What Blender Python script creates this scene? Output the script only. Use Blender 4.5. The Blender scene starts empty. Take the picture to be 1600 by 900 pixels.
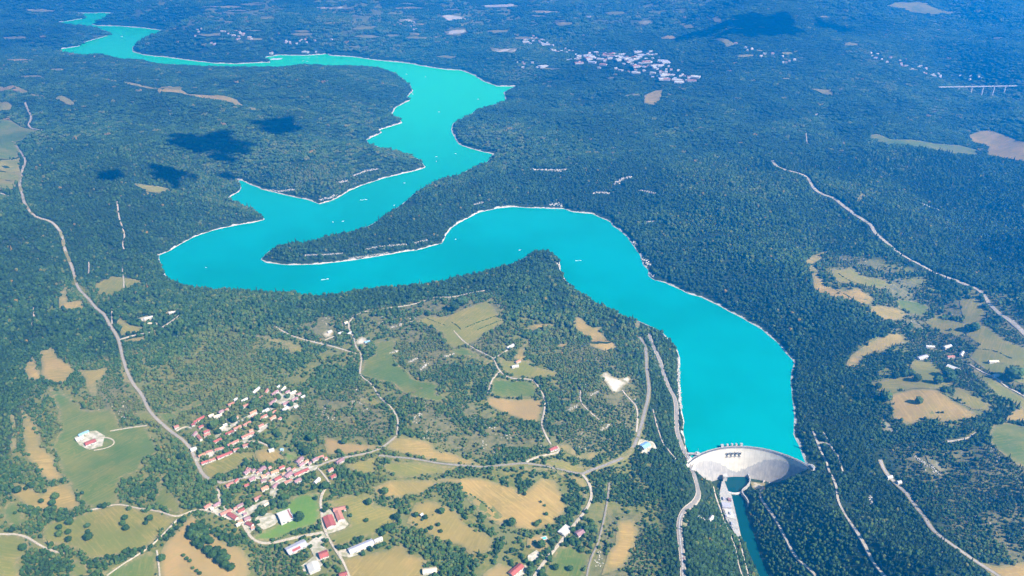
import bpy, math, random
import numpy as np
from mathutils import Vector
from mathutils.geometry import delaunay_2d_cdt

S = bpy.context.scene
C = S.collection
rng = np.random.default_rng(7)
random.seed(7)

# ------------------------------------------------------------------ camera, sky, sun, exposure
FPX, CAMZ, PITCH = 1256.0, 1700.0, math.radians(27.7)      # focal length in 1600-px units, metres above the lake, look-down angle
cam = bpy.data.cameras.new('camera'); cam.sensor_width = 36; cam.lens = 36 * FPX / 1600
cam.clip_start = 5; cam.clip_end = 200000
cam_ob = bpy.data.objects.new('camera', cam); C.objects.link(cam_ob)
cam_ob.location = (0, 0, CAMZ); cam_ob.rotation_euler = (math.pi / 2 - PITCH, 0, 0)
S.camera = cam_ob

SUN_AZ, SUN_EL = math.radians(124), math.radians(43)        # clockwise from the view direction (+Y)
SUNV = Vector((math.sin(SUN_AZ) * math.cos(SUN_EL), math.cos(SUN_AZ) * math.cos(SUN_EL), math.sin(SUN_EL)))
world = bpy.data.worlds.new('World'); S.world = world; world.use_nodes = True
nt = world.node_tree; nt.nodes.clear()
sky = nt.nodes.new('ShaderNodeTexSky'); sky.sky_type = 'NISHITA'; sky.sun_disc = False
sky.sun_elevation = SUN_EL; sky.sun_rotation = SUN_AZ; sky.altitude = 1500
bg = nt.nodes.new('ShaderNodeBackground'); bg.inputs[1].default_value = 0.05
wo = nt.nodes.new('ShaderNodeOutputWorld')
nt.links.new(sky.outputs[0], bg.inputs[0]); nt.links.new(bg.outputs[0], wo.inputs[0])
sun = bpy.data.lights.new('sun', 'SUN'); sun.energy = 5.0; sun.angle = math.radians(0.5); sun.color = (1.0, 0.93, 0.81)
sun_ob = bpy.data.objects.new('sun', sun); C.objects.link(sun_ob)
sun_ob.rotation_euler = SUNV.to_track_quat('Z', 'Y').to_euler(); sun_ob.location = SUNV * 20000
S.view_settings.view_transform = 'Standard'; S.view_settings.look = 'None'
S.view_settings.gamma = 1; S.view_settings.use_curve_mapping = False
S.view_settings.exposure = 1.76
S.cycles.max_bounces = 5; S.cycles.volume_bounces = 1; S.cycles.diffuse_bounces = 2; S.cycles.glossy_bounces = 2
S.cycles.use_denoising = True; S.cycles.use_light_tree = False
HAZE_DENSITY, HAZE_COLOR = 1.22e-4, (0.0, 0.36, 1.0)

# ------------------------------------------------------------------ helpers
def props(o, label=None, cat=None, group=None, kind=None):
    if label: o['label'] = label
    if cat: o['category'] = cat
    if group: o['group'] = group
    if kind: o['kind'] = kind
    return o

def mesh(name, V, F, mats=(), mi=None, smooth=False):
    me = bpy.data.meshes.new(name)
    me.from_pydata([tuple(map(float, v)) for v in V], [], [tuple(map(int, f)) for f in F])
    for m in mats: me.materials.append(m)
    if mi is not None: me.polygons.foreach_set('material_index', np.asarray(mi, np.int32))
    if smooth: me.polygons.foreach_set('use_smooth', np.ones(len(me.polygons), bool))
    me.update()
    return me

def ob(name, me, parent=None, loc=None, rot=None, scl=None):
    o = bpy.data.objects.new(name, me); C.objects.link(o)
    if parent is not None: o.parent = parent
    if loc is not None: o.location = loc
    if rot is not None: o.rotation_euler = rot
    if scl is not None: o.scale = scl
    return o

class MB:
    """collects simple solids into one mesh"""
    def __init__(s): s.V = []; s.F = []; s.M = []
    def add(s, V, F, m=0):
        b = len(s.V); s.V += [tuple(v) for v in V]; s.F += [tuple(i + b for i in f) for f in F]; s.M += [m] * len(F)
    def box(s, x0, x1, y0, y1, z0, z1, m=0):
        s.add([(x0,y0,z0),(x1,y0,z0),(x1,y1,z0),(x0,y1,z0),(x0,y0,z1),(x1,y0,z1),(x1,y1,z1),(x0,y1,z1)],
              [(3,2,1,0),(4,5,6,7),(0,1,5,4),(1,2,6,5),(2,3,7,6),(3,0,4,7)], m)
    def cyl(s, x, y, z0, z1, r0, r1, n=16, m=0):
        a = [2 * math.pi * i / n for i in range(n)]
        s.add([(x + r0*math.cos(t), y + r0*math.sin(t), z0) for t in a] + [(x + r1*math.cos(t), y + r1*math.sin(t), z1) for t in a],
              [(i, (i+1) % n, n + (i+1) % n, n + i) for i in range(n)] + [tuple(range(n-1, -1, -1)), tuple(range(n, 2*n))], m)
    def prism(s, poly, z0, z1, m=0):
        n = len(poly)
        s.add([(p[0], p[1], z0) for p in poly] + [(p[0], p[1], z1) for p in poly],
              [(i, (i+1) % n, n + (i+1) % n, n + i) for i in range(n)] + [tuple(range(n-1, -1, -1)), tuple(range(n, 2*n))], m)
    def me(s, name, *mats, smooth=False): return mesh(name, s.V, s.F, mats, s.M, smooth)

def pp(txt):
    return [tuple(float(a) for a in t.split(',')) for t in txt.split()]

def hash2(ix, iy, s):
    h = (ix.astype(np.int64) * 374761393 + iy.astype(np.int64) * 668265263 + s * 1442695041) & 0xffffffff
    h = ((h ^ (h >> 13)) * 1274126177) & 0xffffffff
    return ((h ^ (h >> 16)) & 0xffff) / 65535.0
def vnoise(x, y, s=0):
    ix = np.floor(x); iy = np.floor(y); fx = x - ix; fy = y - iy
    fx = fx*fx*(3-2*fx); fy = fy*fy*(3-2*fy)
    a = hash2(ix, iy, s); b = hash2(ix+1, iy, s); c = hash2(ix, iy+1, s); d = hash2(ix+1, iy+1, s)
    return (a*(1-fx)+b*fx)*(1-fy) + (c*(1-fx)+d*fx)*fy
def fbm(x, y, wl, oct=4, s=0):
    t = 0; a = 1; n = 0
    for k in range(oct):
        t = t + a * (vnoise(x/wl + 17*k, y/wl - 9*k, s + k) - .5); n += a; a *= .5; wl *= .5
    return t / n
def sstep(a, b, x):
    t = np.clip((x - a) / (b - a), 0, 1); return t*t*(3-2*t)

cp, sp = math.cos(PITCH), math.sin(PITCH)
def rays(px, py):
    u = (np.asarray(px, float) - 800) / FPX; v = -(np.asarray(py, float) - 450) / FPX
    d = np.stack([u, cp + v*sp, -sp + v*cp], -1)
    return d
def on_plane(px, py, z):
    d = rays(px, py); t = (np.asarray(z, float) - CAMZ) / d[..., 2]
    return d[..., 0]*t, d[..., 1]*t
def project(x, y, z):
    zc = y*cp - (z - CAMZ)*sp; yc = y*sp + (z - CAMZ)*cp
    zc = np.maximum(zc, 1)
    return 800 + FPX*x/zc, 450 - FPX*yc/zc

# ------------------------------------------------------------------ shores of the lake and river (traced; z of the traced edge: 0 water line, else the tree tops that hide it)
LAKE = """1081,719,0 1074,701,0 1068,675,0 1069,657,0 1065,637,0 1062,600,0 1061,580,0 1062,560,2 1059,545,6 1047,527,13 1035,514,13 1007,501,13 970,487,13 930,469,13
900,450,13 885,435,13 875,420,8 873,405,4 860,392,8 845,387,13 830,392,13 815,402,13 795,410,13 775,416,13 740,425,13 700,433,13 660,441,13 600,446,13 560,452,13 520,457,13 500,458,13
450,455,13 400,453,13 350,448,13 300,446,13 280,440,13 263,432,8 257,423,5 251,411,2 248,399,0 265,392,0 285,380,0 305,370,0 335,359,0 370,352,0 395,348,0 410,344,0
413,341,6 408,335,12 400,327,12 390,322,12 375,315,12 356,308,6 365,305,0 374,300,0 378,293,0 375,285,0 368,280,2 380,283,0 392,289,0 410,296,0 440,303,0 475,311,0 490,316,0 500,319,0
515,315,0 530,308,0 545,298,0 565,290,0 600,278,0 640,269,0 660,264,0 665,260,5 660,252,13 650,244,13 630,235,13 600,229,13 577,222,10 572,219,2 582,214,0 598,207,0 594,203,0 612,197,0 630,192,0
627,186,8 612,178,6 620,167,0 641,157,0 636,151,0 645,142,0 641,132,6 631,122,13 615,111,13 600,106,13 575,102,13 550,101,13 525,102,13 500,100,13 475,99,13 450,102,13 425,104,13 400,103,13 350,103,13
312,102,13 225,97,13 150,88,13 112,84,8 92,84,0 91,77,0 125,72,0 131,66,0 150,61,0 172,55,0 162,49,8 140,41,10 107,39,4 80,37,0 105,33,0 130,29,0 135,27,0 115,21,0 160,20,0 200,22,0 185,26,8 160,32,8 141,37,5
150,40,0 187,41,0 225,44,0 262,49,0 250,51,8 232,59,8 212,66,8 206,75,4 207,81,0 225,86,0 262,90,0 300,95,0 337,99,0 370,100,0 400,98,0 424,98,0 416,89,0 437,86,0 475,87,0 505,85,0 511,84,0 515,87,0
550,89,0 587,94,0 637,99,0 675,106,0 700,109,0 720,110,0 742,118,0 750,125,0 775,135,0 803,135,0 786,145,0 790,156,6 770,161,13 740,171,13 735,177,13 715,185,12 707,192,6 706,207,0 712,217,0 717,226,0
735,232,0 770,241,0 760,250,13 737,260,13 720,269,13 687,277,13 650,297,13 625,317,13 600,335,13 575,350,13 537,361,13 487,374,13 430,382,13 418,391,9 407,405,2 415,411,0 450,414,0 500,413,0 550,407,0
600,399,0 650,391,0 690,380,0 697,367,0 705,357,0 725,344,0 750,332,0 775,326,0 800,323,0 857,326,0 880,326,0 895,331,0 925,334,0 954,347,0 960,354,0 980,370,0 987,382,0 1000,400,0 1005,413,0 1014,422,0 1012,431,0
1020,437,0 1040,442,0 1057,450,0 1075,459,0 1095,464,0 1117,475,0 1137,486,0 1157,496,0 1190,514,0 1200,524,0 1215,536,0 1239,565,0 1235,595,0 1236,620,0 1239,637,0 1241,655,0 1239,678,0 1246,693,0 1254,712,0 1260,725,0"""
lk = np.array(pp(LAKE.replace('\n', ' ')))
lx, ly = on_plane(lk[:, 0], lk[:, 1], lk[:, 2])
CREST = np.array(pp("1078,723.6 1092,713 1108,706 1128,701 1144,699 1162,699 1183,701 1202.5,706 1223.6,712.6 1243,720 1259,727.7 1271,731.5"))
DZ = 5.0                                                     # crest level above the water
cx_, cy_ = on_plane(CREST[:, 0], CREST[:, 1], DZ)
A = np.stack([cx_, cy_, np.ones_like(cx_)], 1); sol = np.linalg.lstsq(A, cx_**2 + cy_**2, rcond=None)[0]
DCX, DCY = sol[0]/2, sol[1]/2; DR = math.sqrt(sol[2] + DCX**2 + DCY**2)       # circle through the crest
TH0 = math.atan2(cy_[0]-DCY, cx_[0]-DCX); TH1 = math.atan2(cy_[-1]-DCY, cx_[-1]-DCX)
def dam_pt(t, r): th = TH0 + (TH1-TH0)*t; return DCX + r*math.cos(th), DCY + r*math.sin(th)
arc = [dam_pt(t, DR + 4) for t in np.linspace(1.0, 0.0, 22)]
LAKEP = np.array(list(zip(lx, ly)) + arc)                    # closed outline of the water
RZ = -95.0
RIV_L = pp("1137.5,745.6 1131,748 1131,752 1136,767 1141.5,772 1146,790 1151,811 1157,838 1169,864 1183,896 1200,930 1225,975 1270,1050 1330,1150")
RIV_R = pp("1370,1150 1300,1050 1250,975 1221,930 1200,894.5 1189,868 1184,848 1175,823 1167,802 1166,781 1159,771 1160,763 1169,755 1170,748 1166,744.5 1150,743.5")
rv = np.array(RIV_L + RIV_R); rx, ry = on_plane(rv[:, 0], rv[:, 1], RZ); RIVP = np.stack([rx, ry], 1)

def inside(P, x, y):
    r = np.zeros(np.shape(x), bool); n = len(P)
    for i in range(n):
        x0, y0 = P[i]; x1, y1 = P[(i+1) % n]
        if y0 == y1: continue
        c = (y0 > y) != (y1 > y)
        r ^= c & (x < (x1-x0)*(y-y0)/(y1-y0) + x0)
    return r
def seg_dist(P, x, y, closed=True):
    d = np.full(x.shape, 1e18, np.float32); n = len(P)
    for i in range(n if closed else n-1):
        ax, ay = P[i]; bx, by = P[(i+1) % n]; vx, vy = bx-ax, by-ay; L = vx*vx+vy*vy
        if L < 1e-9: continue
        t = np.clip(((x-ax)*vx + (y-ay)*vy)/L, 0, 1)
        e = (x-ax-t*vx)**2 + (y-ay-t*vy)**2
        np.minimum(d, e, out=d)
    return np.sqrt(d)
def smooth_closed(P, n=4):
    P = np.asarray(P, float); m = len(P); out = []
    for i in range(m):
        a, b, c, d = P[i-1], P[i], P[(i+1) % m], P[(i+2) % m]
        for k in range(n):
            t = k/n
            out.append(.5*((2*b) + (c-a)*t + (2*a-5*b+4*c-d)*t*t + (3*b-a-3*c+d)*t**3))
    return np.array(out)

# ------------------------------------------------------------------ the terrain: one graded height grid reaching past the horizon
def axis(lo, hi, step, g, far_lo, far_hi, g2=1.12, mid=15000):
    a = list(np.arange(lo, hi + step, step)); s = step; x = a[-1]
    while x < far_hi: s *= (g if x < mid else g2); x += s; a.append(x)
    s = step; x = lo; b = []
    while x > far_lo: s *= (g if x > -mid else g2); x -= s; b.append(x)
    return np.array(b[::-1] + a)
GX = axis(-1500, 1700, 10.0, 1.014, -90000, 90000, 1.15, 9000)
a_ = list(np.arange(1150, 4200, 10.0)); s_ = 10.0
while a_[-1] < 14500: s_ *= 1.0065; a_.append(a_[-1] + s_)
while a_[-1] < 120000: s_ *= 1.15; a_.append(a_[-1] + s_)
b_ = [1150 - 10.0]; s_ = 10.0
while b_[-1] > -60000: s_ *= 1.12; b_.append(b_[-1] - s_)
GY = np.array(b_[::-1] + a_)
XX, YY = np.meshgrid(GX, GY, indexing='ij')
XX = XX.astype(np.float32); YY = YY.astype(np.float32)
wob = 1.0
near = (np.abs(XX) < 9500) & (YY > 900) & (YY < 14500)
sd = np.full(XX.shape, 4000, np.float32)
xs, ys = XX[near], YY[near]
wx = xs + 9*fbm(xs, ys, 90, 3, 51)*np.clip(ys/2500, 1, 3); wy = ys + 9*fbm(xs, ys, 90, 3, 61)*np.clip(ys/2500, 1, 3)
ds = seg_dist(LAKEP, wx, wy); ds = np.where(inside(LAKEP, wx, wy), -ds, ds); sd[near] = ds
gx_, gy_ = np.gradient(sd, GX, GY)
gl = np.sqrt(gx_**2 + gy_**2) + 1e-6; gyn = gy_/gl
sn = np.clip(0.5*1700/np.maximum(YY, 500), 0.06, 0.24)       # banks that fall away from the viewer are the gentler ones
slope = sn + (0.55 - sn)*sstep(-.5, .6, gyn)
P_ = 82 + 70*fbm(XX, YY, 1400, 3, 3) + 60*sstep(300, 3500, XX - 0.1*YY) + 90*sstep(1500, 6000, XX - 0.25*YY) + 50*sstep(-900, -2600, XX)
P_ = P_ + 130*sstep(5500, 10000, YY)*sstep(-1500, 3000, XX)
P_ = np.maximum(P_, 30)
hl = np.where(sd > 0, P_*(1 - np.exp(-slope*np.maximum(sd, 0)/P_)), np.maximum(sd*0.5, -60))
far = sstep(60, 500, sd)
rel = 52*fbm(XX, YY, 640, 4, 11) + 9*fbm(XX, YY, 150, 3, 21)
rel += sstep(6000, 9500, YY)*sstep(-1000, 2500, XX)*(260*np.abs(fbm(XX*1.2 - YY*.45, YY*.55, 2300, 3, 31)) + 60*fbm(XX, YY, 900, 3, 33))
rel += sstep(-500, -2200, XX)*sstep(2500, 4000, YY)*55*np.abs(np.sin((XX*.8 + YY*.5)/420 + 2*fbm(XX, YY, 1100, 2, 47)))
rel += sstep(400, 2600, XX - .18*YY)*38*np.sin((XX*0.92 - YY*.36)/190 + 3*fbm(XX, YY, 900, 2, 41))
rel += sstep(4500, 8000, YY)*(95*fbm(XX*.8 + YY*.35, YY*.9 - XX*.3, 1500, 4, 49) + 55*np.abs(fbm(XX, YY, 700, 3, 50)))
rel += sstep(16000, 30000, YY)*(500*fbm(XX, YY, 9000, 3, 45) + 120)
bold = np.clip(sstep(2700, 3500, YY) + sstep(500, 1000, XX - .05*YY), 0, 1)
fold = 1 - 2*np.abs(fbm(XX*1.15 - YY*.35, YY*.8 + XX*.25, 900, 3, 85))*2
rel2 = bold*(62*np.clip(fold, -1, 1)*sstep(100, 700, sd) + 80*fbm(XX*.9 + YY*.3, YY - XX*.2, 560, 3, 81) + 22*fbm(XX, YY, 190, 3, 83))
hl = hl + rel*far + rel2*sstep(30, 300, sd)
ridge_x, ridge_y = on_plane(1185, 62, 250)
hl = hl + 330*np.exp(-(((XX-ridge_x-.25*(YY-ridge_y))/750)**2 + ((YY-ridge_y-500)/1500)**2))   # the steep hill at the upper right
hb_x, hb_y = on_plane(905, 42, 220)
hl = hl + 120*np.exp(-(((XX-hb_x)/380)**2 + ((YY-hb_y)/520)**2))
vx_, vy_ = on_plane(1533, 150, 60)                           # side valley under the viaduct
hl = hl - 125*np.exp(-((XX-vx_)/230)**2 - ((YY-vy_)/900)**2)*sstep(0, 1, 1)
sr = np.full(XX.shape, 4000, np.float32)
nr = (np.abs(XX-700) < 1500) & (YY > 100) & (YY < 3200)
dr = seg_dist(RIVP, XX[nr], YY[nr]); dr = np.where(inside(RIVP, XX[nr], YY[nr]), -dr, dr); sr[nr] = dr
gr = np.where(sr > 0, RZ + 2 + 0.70*sr + 16*fbm(XX, YY, 130, 3, 71)*sstep(25, 90, sr), RZ + 2 + sr*.6)
k = 14.0
hh = np.clip(.5 + .5*(gr-hl)/k, 0, 1)
HZ = (gr*(1-hh) + hl*hh - k*hh*(1-hh))
# the two abutments stay above the water
for t in (0.0, 1.0):
    ax, ay = dam_pt(t, DR + 3); w = np.exp(-((XX-ax)**2 + (YY-ay)**2)/45.0**2)
    HZ = np.where(sd > 0, np.maximum(HZ, (w*1.3).clip(0, 1)*(DZ+3) + (1-(w*1.3).clip(0, 1))*HZ), HZ)
HZ = HZ.astype(np.float64)
def rdown(z): d = (DZ-z)/100; return DR - 27*max(d, 0)**1.25          # downstream face leans out towards its foot
TOE = np.array(pp("1080,730 1088,737 1097,745 1106,751 1117,753 1128,751 1133,748 1150,746 1165,746 1178,752 1193,755 1206,754 1219,751 1230,747 1240,742 1252,736 1266,731"))
toe_t, toe_z = [], []
for tt in np.linspace(0, 1, 81):                             # where the ground meets the downstream face
    zb = DZ
    for zz in np.linspace(DZ, RZ, 200):
        q = project(*dam_pt(tt, rdown(zz)), zz); zb = zz
        if q[1] >= np.interp(q[0], TOE[:, 0], TOE[:, 1]): break
    toe_t.append(tt); toe_z.append(zb)
rr_ = np.hypot(XX-DCX, YY-DCY); tt_ = (np.arctan2(YY-DCY, XX-DCX)-TH0)/(TH1-TH0)
zt_ = np.interp(tt_, toe_t, toe_z); face = np.vectorize(rdown)(zt_); below = face - rr_   # metres downstream of the face
wt = sstep(120, 20, below)*sstep(-.10, .0, tt_)*sstep(1.10, 1.0, tt_)*(rr_ < DR + 3)
tgt = np.maximum(zt_ - 3 - .12*np.maximum(below, 0), RZ - 6)
tgt = np.where(sr < 0, np.minimum(tgt, RZ-4), tgt)
HZ = np.where((below > -40) & (below < 120), HZ*(1-wt) + tgt*wt, HZ)
TERR = np.array(pp("1128,752 1132,751 1138,768 1143,773 1147,790 1151,808 1156,836 1150,838 1144,826 1135,812 1127,790 1124,772"))
tx_, ty_ = on_plane(TERR[:, 0], TERR[:, 1], RZ+7); TERRW = np.stack([tx_, ty_], 1)          # levelled ground for the power station
nt_ = (np.abs(XX-tx_.mean()) < 160) & (np.abs(YY-ty_.mean()) < 260)
dt_ = seg_dist(TERRW, XX[nt_], YY[nt_]); dt_ = np.where(inside(TERRW, XX[nt_], YY[nt_]), -dt_, dt_)
HZ[nt_] = np.minimum(HZ[nt_], RZ + 3 + np.maximum(dt_-6, 0)*1.1)
def H(x, y):
    x = np.asarray(x, float); y = np.asarray(y, float)
    i = np.clip(np.searchsorted(GX, x) - 1, 0, len(GX)-2); j = np.clip(np.searchsorted(GY, y) - 1, 0, len(GY)-2)
    u = (x-GX[i])/(GX[i+1]-GX[i]); v = (y-GY[j])/(GY[j+1]-GY[j])
    return (HZ[i, j]*(1-u) + HZ[i+1, j]*u)*(1-v) + (HZ[i, j+1]*(1-u) + HZ[i+1, j+1]*u)*v
def SD(x, y):
    i = np.clip(np.searchsorted(GX, x) - 1, 0, len(GX)-2); j = np.clip(np.searchsorted(GY, y) - 1, 0, len(GY)-2)
    return sd[i, j], sr[i, j]
TS = 1500*1.0045**np.arange(640)
def ground(px, py, up=0.0):
    """where the sight line through a pixel meets the ground (plus up)"""
    px = np.atleast_1d(np.asarray(px, float)); py = np.atleast_1d(np.asarray(py, float))
    d = rays(px, py); d = d/np.linalg.norm(d, axis=-1, keepdims=True)
    ts = TS[None, :]; X = d[:, 0:1]*ts; Y = d[:, 1:2]*ts; Z = CAMZ + d[:, 2:3]*ts
    g = Z - H(X, Y) - up; hit = g <= 0; k = np.argmax(hit, 1); k = np.where(hit.any(1), np.maximum(k, 1), len(TS)-1)
    r = np.arange(len(px)); g0 = g[r, k-1]; g1 = g[r, k]; f = np.clip(g0/(g0-g1+1e-9), 0, 1)
    t = TS[k-1] + f*(TS[k]-TS[k-1])
    x = d[:, 0]*t; y = d[:, 1]*t
    return np.stack([x, y, H(x, y)], 1)

# ------------------------------------------------------------------ materials
class NB:
    def __init__(s, name):
        s.m = bpy.data.materials.new(name); s.m.use_nodes = True; s.t = s.m.node_tree; s.t.nodes.clear()
        s.out = s.n('ShaderNodeOutputMaterial')
    def n(s, typ, **kw):
        d = s.t.nodes.new(typ)
        for k, v in kw.items(): setattr(d, k, v)
        return d
    def l(s, a, b): s.t.links.new(a, b)
    def val(s, sock, v):
        if hasattr(v, 'node'): s.l(v, sock)
        elif isinstance(v, (tuple, list)): sock.default_value = tuple(v) + ((1,) if len(v) == 3 and len(sock.default_value) == 4 else ())
        else: sock.default_value = v
    def math(s, op, a, b=0.0, clamp=False):
        d = s.n('ShaderNodeMath', operation=op, use_clamp=clamp); s.val(d.inputs[0], a); s.val(d.inputs[1], b); return d.outputs[0]
    def mix(s, f, a, b):
        d = s.n('ShaderNodeMix', data_type='RGBA'); s.val(d.inputs[0], f); s.val(d.inputs[6], a); s.val(d.inputs[7], b); return d.outputs[2]
    def noise(s, vec, scale, detail=3, rough=.55):
        d = s.n('ShaderNodeTexNoise'); d.inputs['Scale'].default_value = scale; d.inputs['Detail'].default_value = detail
        d.inputs['Roughness'].default_value = rough; s.l(vec, d.inputs['Vector']); return d.outputs[0]
    def ramp(s, f, lo, hi):
        d = s.n('ShaderNodeMapRange', interpolation_type='SMOOTHSTEP'); s.val(d.inputs[0], f); s.val(d.inputs[1], lo); s.val(d.inputs[2], hi); return d.outputs[0]
    def attr(s, name, inst=False):
        d = s.n('ShaderNodeAttribute', attribute_name=name, attribute_type='INSTANCER' if inst else 'GEOMETRY'); return d.outputs['Fac']
    def bump(s, h, dist=1.0, st=.6):
        d = s.n('ShaderNodeBump'); d.inputs['Distance'].default_value = dist; d.inputs['Strength'].default_value = st; s.l(h, d.inputs['Height']); return d.outputs[0]
    def bsdf(s, col, rough=.9, spec=.2, normal=None, **kw):
        d = s.n('ShaderNodeBsdfPrincipled'); s.val(d.inputs['Base Color'], col); s.val(d.inputs['Roughness'], rough)
        d.inputs['Specular IOR Level'].default_value = spec
        if normal is not None: s.l(normal, d.inputs['Normal'])
        for k, v in kw.items(): s.val(d.inputs[k], v)
        s.l(d.outputs[0], s.out.inputs[0]); return s.m
    def pos(s): return s.n('ShaderNodeNewGeometry').outputs['Position']
    def obj(s): return s.n('ShaderNodeTexCoord').outputs['Object']
    def rnd(s): return s.n('ShaderNodeObjectInfo').outputs['Random']

def plain(name, a, b=None, scale=.3, rough=.85, spec=.3, var=0.0, coord='pos'):
    """a weathered surface: two tones broken up by noise, optionally varied from object to object"""
    q = NB(name); v = q.pos() if coord == 'pos' else q.obj()
    b = b or tuple(c*.72 for c in a)
    f = q.ramp(q.noise(v, scale, 4), .35, .65); c = q.mix(f, a, b)
    if var:
        hs = q.n('ShaderNodeHueSaturation'); q.l(c, hs.inputs['Color'])
        q.l(q.math('ADD', q.math('MULTIPLY', q.rnd(), 2*var), 1-var), hs.inputs['Value']); c = hs.outputs[0]
    return q.bsdf(c, rough, spec)

def terrain_mat():
    q = NB('hillside_ground'); p = q.pos()
    n1 = q.noise(p, .012, 4); n2 = q.noise(p, .06, 4); n3 = q.noise(p, .35, 3); n4 = q.noise(p, .02, 5, .6)
    wood = q.mix(q.ramp(n2, .35, .7), (.014, .028, .010), (.042, .058, .02))
    wood = q.mix(q.ramp(n3, .5, .75), wood, (.035, .055, .018))
    scr = q.mix(q.ramp(n2, .4, .65), (.17, .145, .06), (.10, .10, .036))
    scr = q.mix(q.ramp(n3, .68, .78), scr, (.46, .41, .33))
    grass = q.mix(q.ramp(n2, .35, .65), (.20, .165, .045), (.105, .12, .026)); grass = q.mix(q.ramp(n1, .4, .65), grass, (.155, .15, .05))
    wood = q.mix(q.ramp(q.attr('open'), .2, .9), wood, grass)
    c = q.mix(q.ramp(q.math('ADD', q.attr('scrub'), q.math('MULTIPLY', q.math('SUBTRACT', n4, .5), .8)), .3, .75), wood, scr)
    edge = q.math('ADD', 2.0, q.math('MULTIPLY', q.ramp(n4, .3, .8), 13.0))
    edge = q.math('ADD', edge, q.math('MULTIPLY', q.attr('farness'), 3.0))
    lime = q.mix(q.ramp(n3, .3, .7), (.60, .53, .42), (.40, .345, .27))
    d = q.math('DIVIDE', q.math('SUBTRACT', edge, q.attr('shore')), 3.0, True)
    c = q.mix(d, c, lime)
    return q.bsdf(c, .95, .1, q.bump(n3, 1.5, .5))

def water_mat(name, a, b, rough=.12, far=None):
    q = NB(name); p = q.pos()
    n = q.noise(p, .0016, 3); w = q.noise(p, .12, 3)
    c = q.mix(q.ramp(n, .35, .65), a, b)
    if far:                                      # the upper reaches are greener, with more silt
        sx = q.n('ShaderNodeSeparateXYZ'); q.l(p, sx.inputs[0]); c = q.mix(q.ramp(sx.outputs[1], 3200, 8500), c, far)
    return q.bsdf(c, rough, .25, q.bump(w, .25, .25), IOR=1.33)

def field_mat(name, a, b, c2, streak=.5, b2=None):
    q = NB(name); o = q.obj(); p = q.pos()
    rot = q.n('ShaderNodeVectorRotate', rotation_type='Z_AXIS'); q.l(o, rot.inputs[0]); q.l(q.math('MULTIPLY', q.rnd(), 6.28), rot.inputs['Angle'])
    mp = q.n('ShaderNodeMapping'); mp.inputs['Scale'].default_value = (.012, .16, .02); q.l(rot.outputs[0], mp.inputs[0])
    st = q.noise(mp.outputs[0], 1.0, 3); n1 = q.noise(p, .011, 4, .6); n2 = q.noise(p, .09, 4, .6); n3 = q.noise(p, .5, 2)
    k = q.mix(q.ramp(n1, .36, .64), a, b)
    k = q.mix(q.math('MULTIPLY', q.ramp(st, .45, .7), streak), k, c2)
    k = q.mix(q.math('MULTIPLY', q.ramp(n2, .52, .7), .55), k, c2)
    k = q.mix(q.math('MULTIPLY', q.ramp(n3, .5, .8), .35), k, a)
    big = q.noise(p, .004, 3, .6); k = q.mix(q.math('MULTIPLY', q.ramp(big, .45, .62), .55), k, b2 or b)
    e = q.math('ADD', q.attr('rim'), q.math('MULTIPLY', q.math('SUBTRACT', n2, .5), 22.0))
    k = q.mix(q.ramp(e, 16, -2), k, q.mix(q.ramp(n2, .35, .65), (.25, .19, .08), (.13, .135, .042)))
    return q.bsdf(k, .95, .1, q.bump(n3, .3, .4))

def leaf_mat(name, inst):
    q = NB(name); p = q.pos(); o = q.obj()
    t = q.attr('tint', True) if inst else q.rnd()
    r = q.n('ShaderNodeValToRGB'); e = r.color_ramp.elements
    e[0].position = 0; e[0].color = (.010, .030, .009, 1); e[1].position = 1; e[1].color = (.30, .155, .03, 1)
    for pos, col in ((.25, (.019, .054, .012)), (.5, (.038, .084, .018)), (.75, (.075, .116, .026)), (.9, (.135, .135, .033)), (.965, (.19, .15, .03))):
        x = e.new(pos); x.color = col + (1,)
    if not inst: t = q.math('MULTIPLY', t, .72)
    q.l(t, r.inputs[0])
    n = q.noise(p, .45, 3, .7)
    c = q.mix(q.ramp(n, .3, .72), r.outputs[0], q.mix(.55, r.outputs[0], (.075, .115, .026)))
    return q.bsdf(c, .8, .15, q.bump(q.noise(p, 1.1, 2), 1.2, .8))

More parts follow.
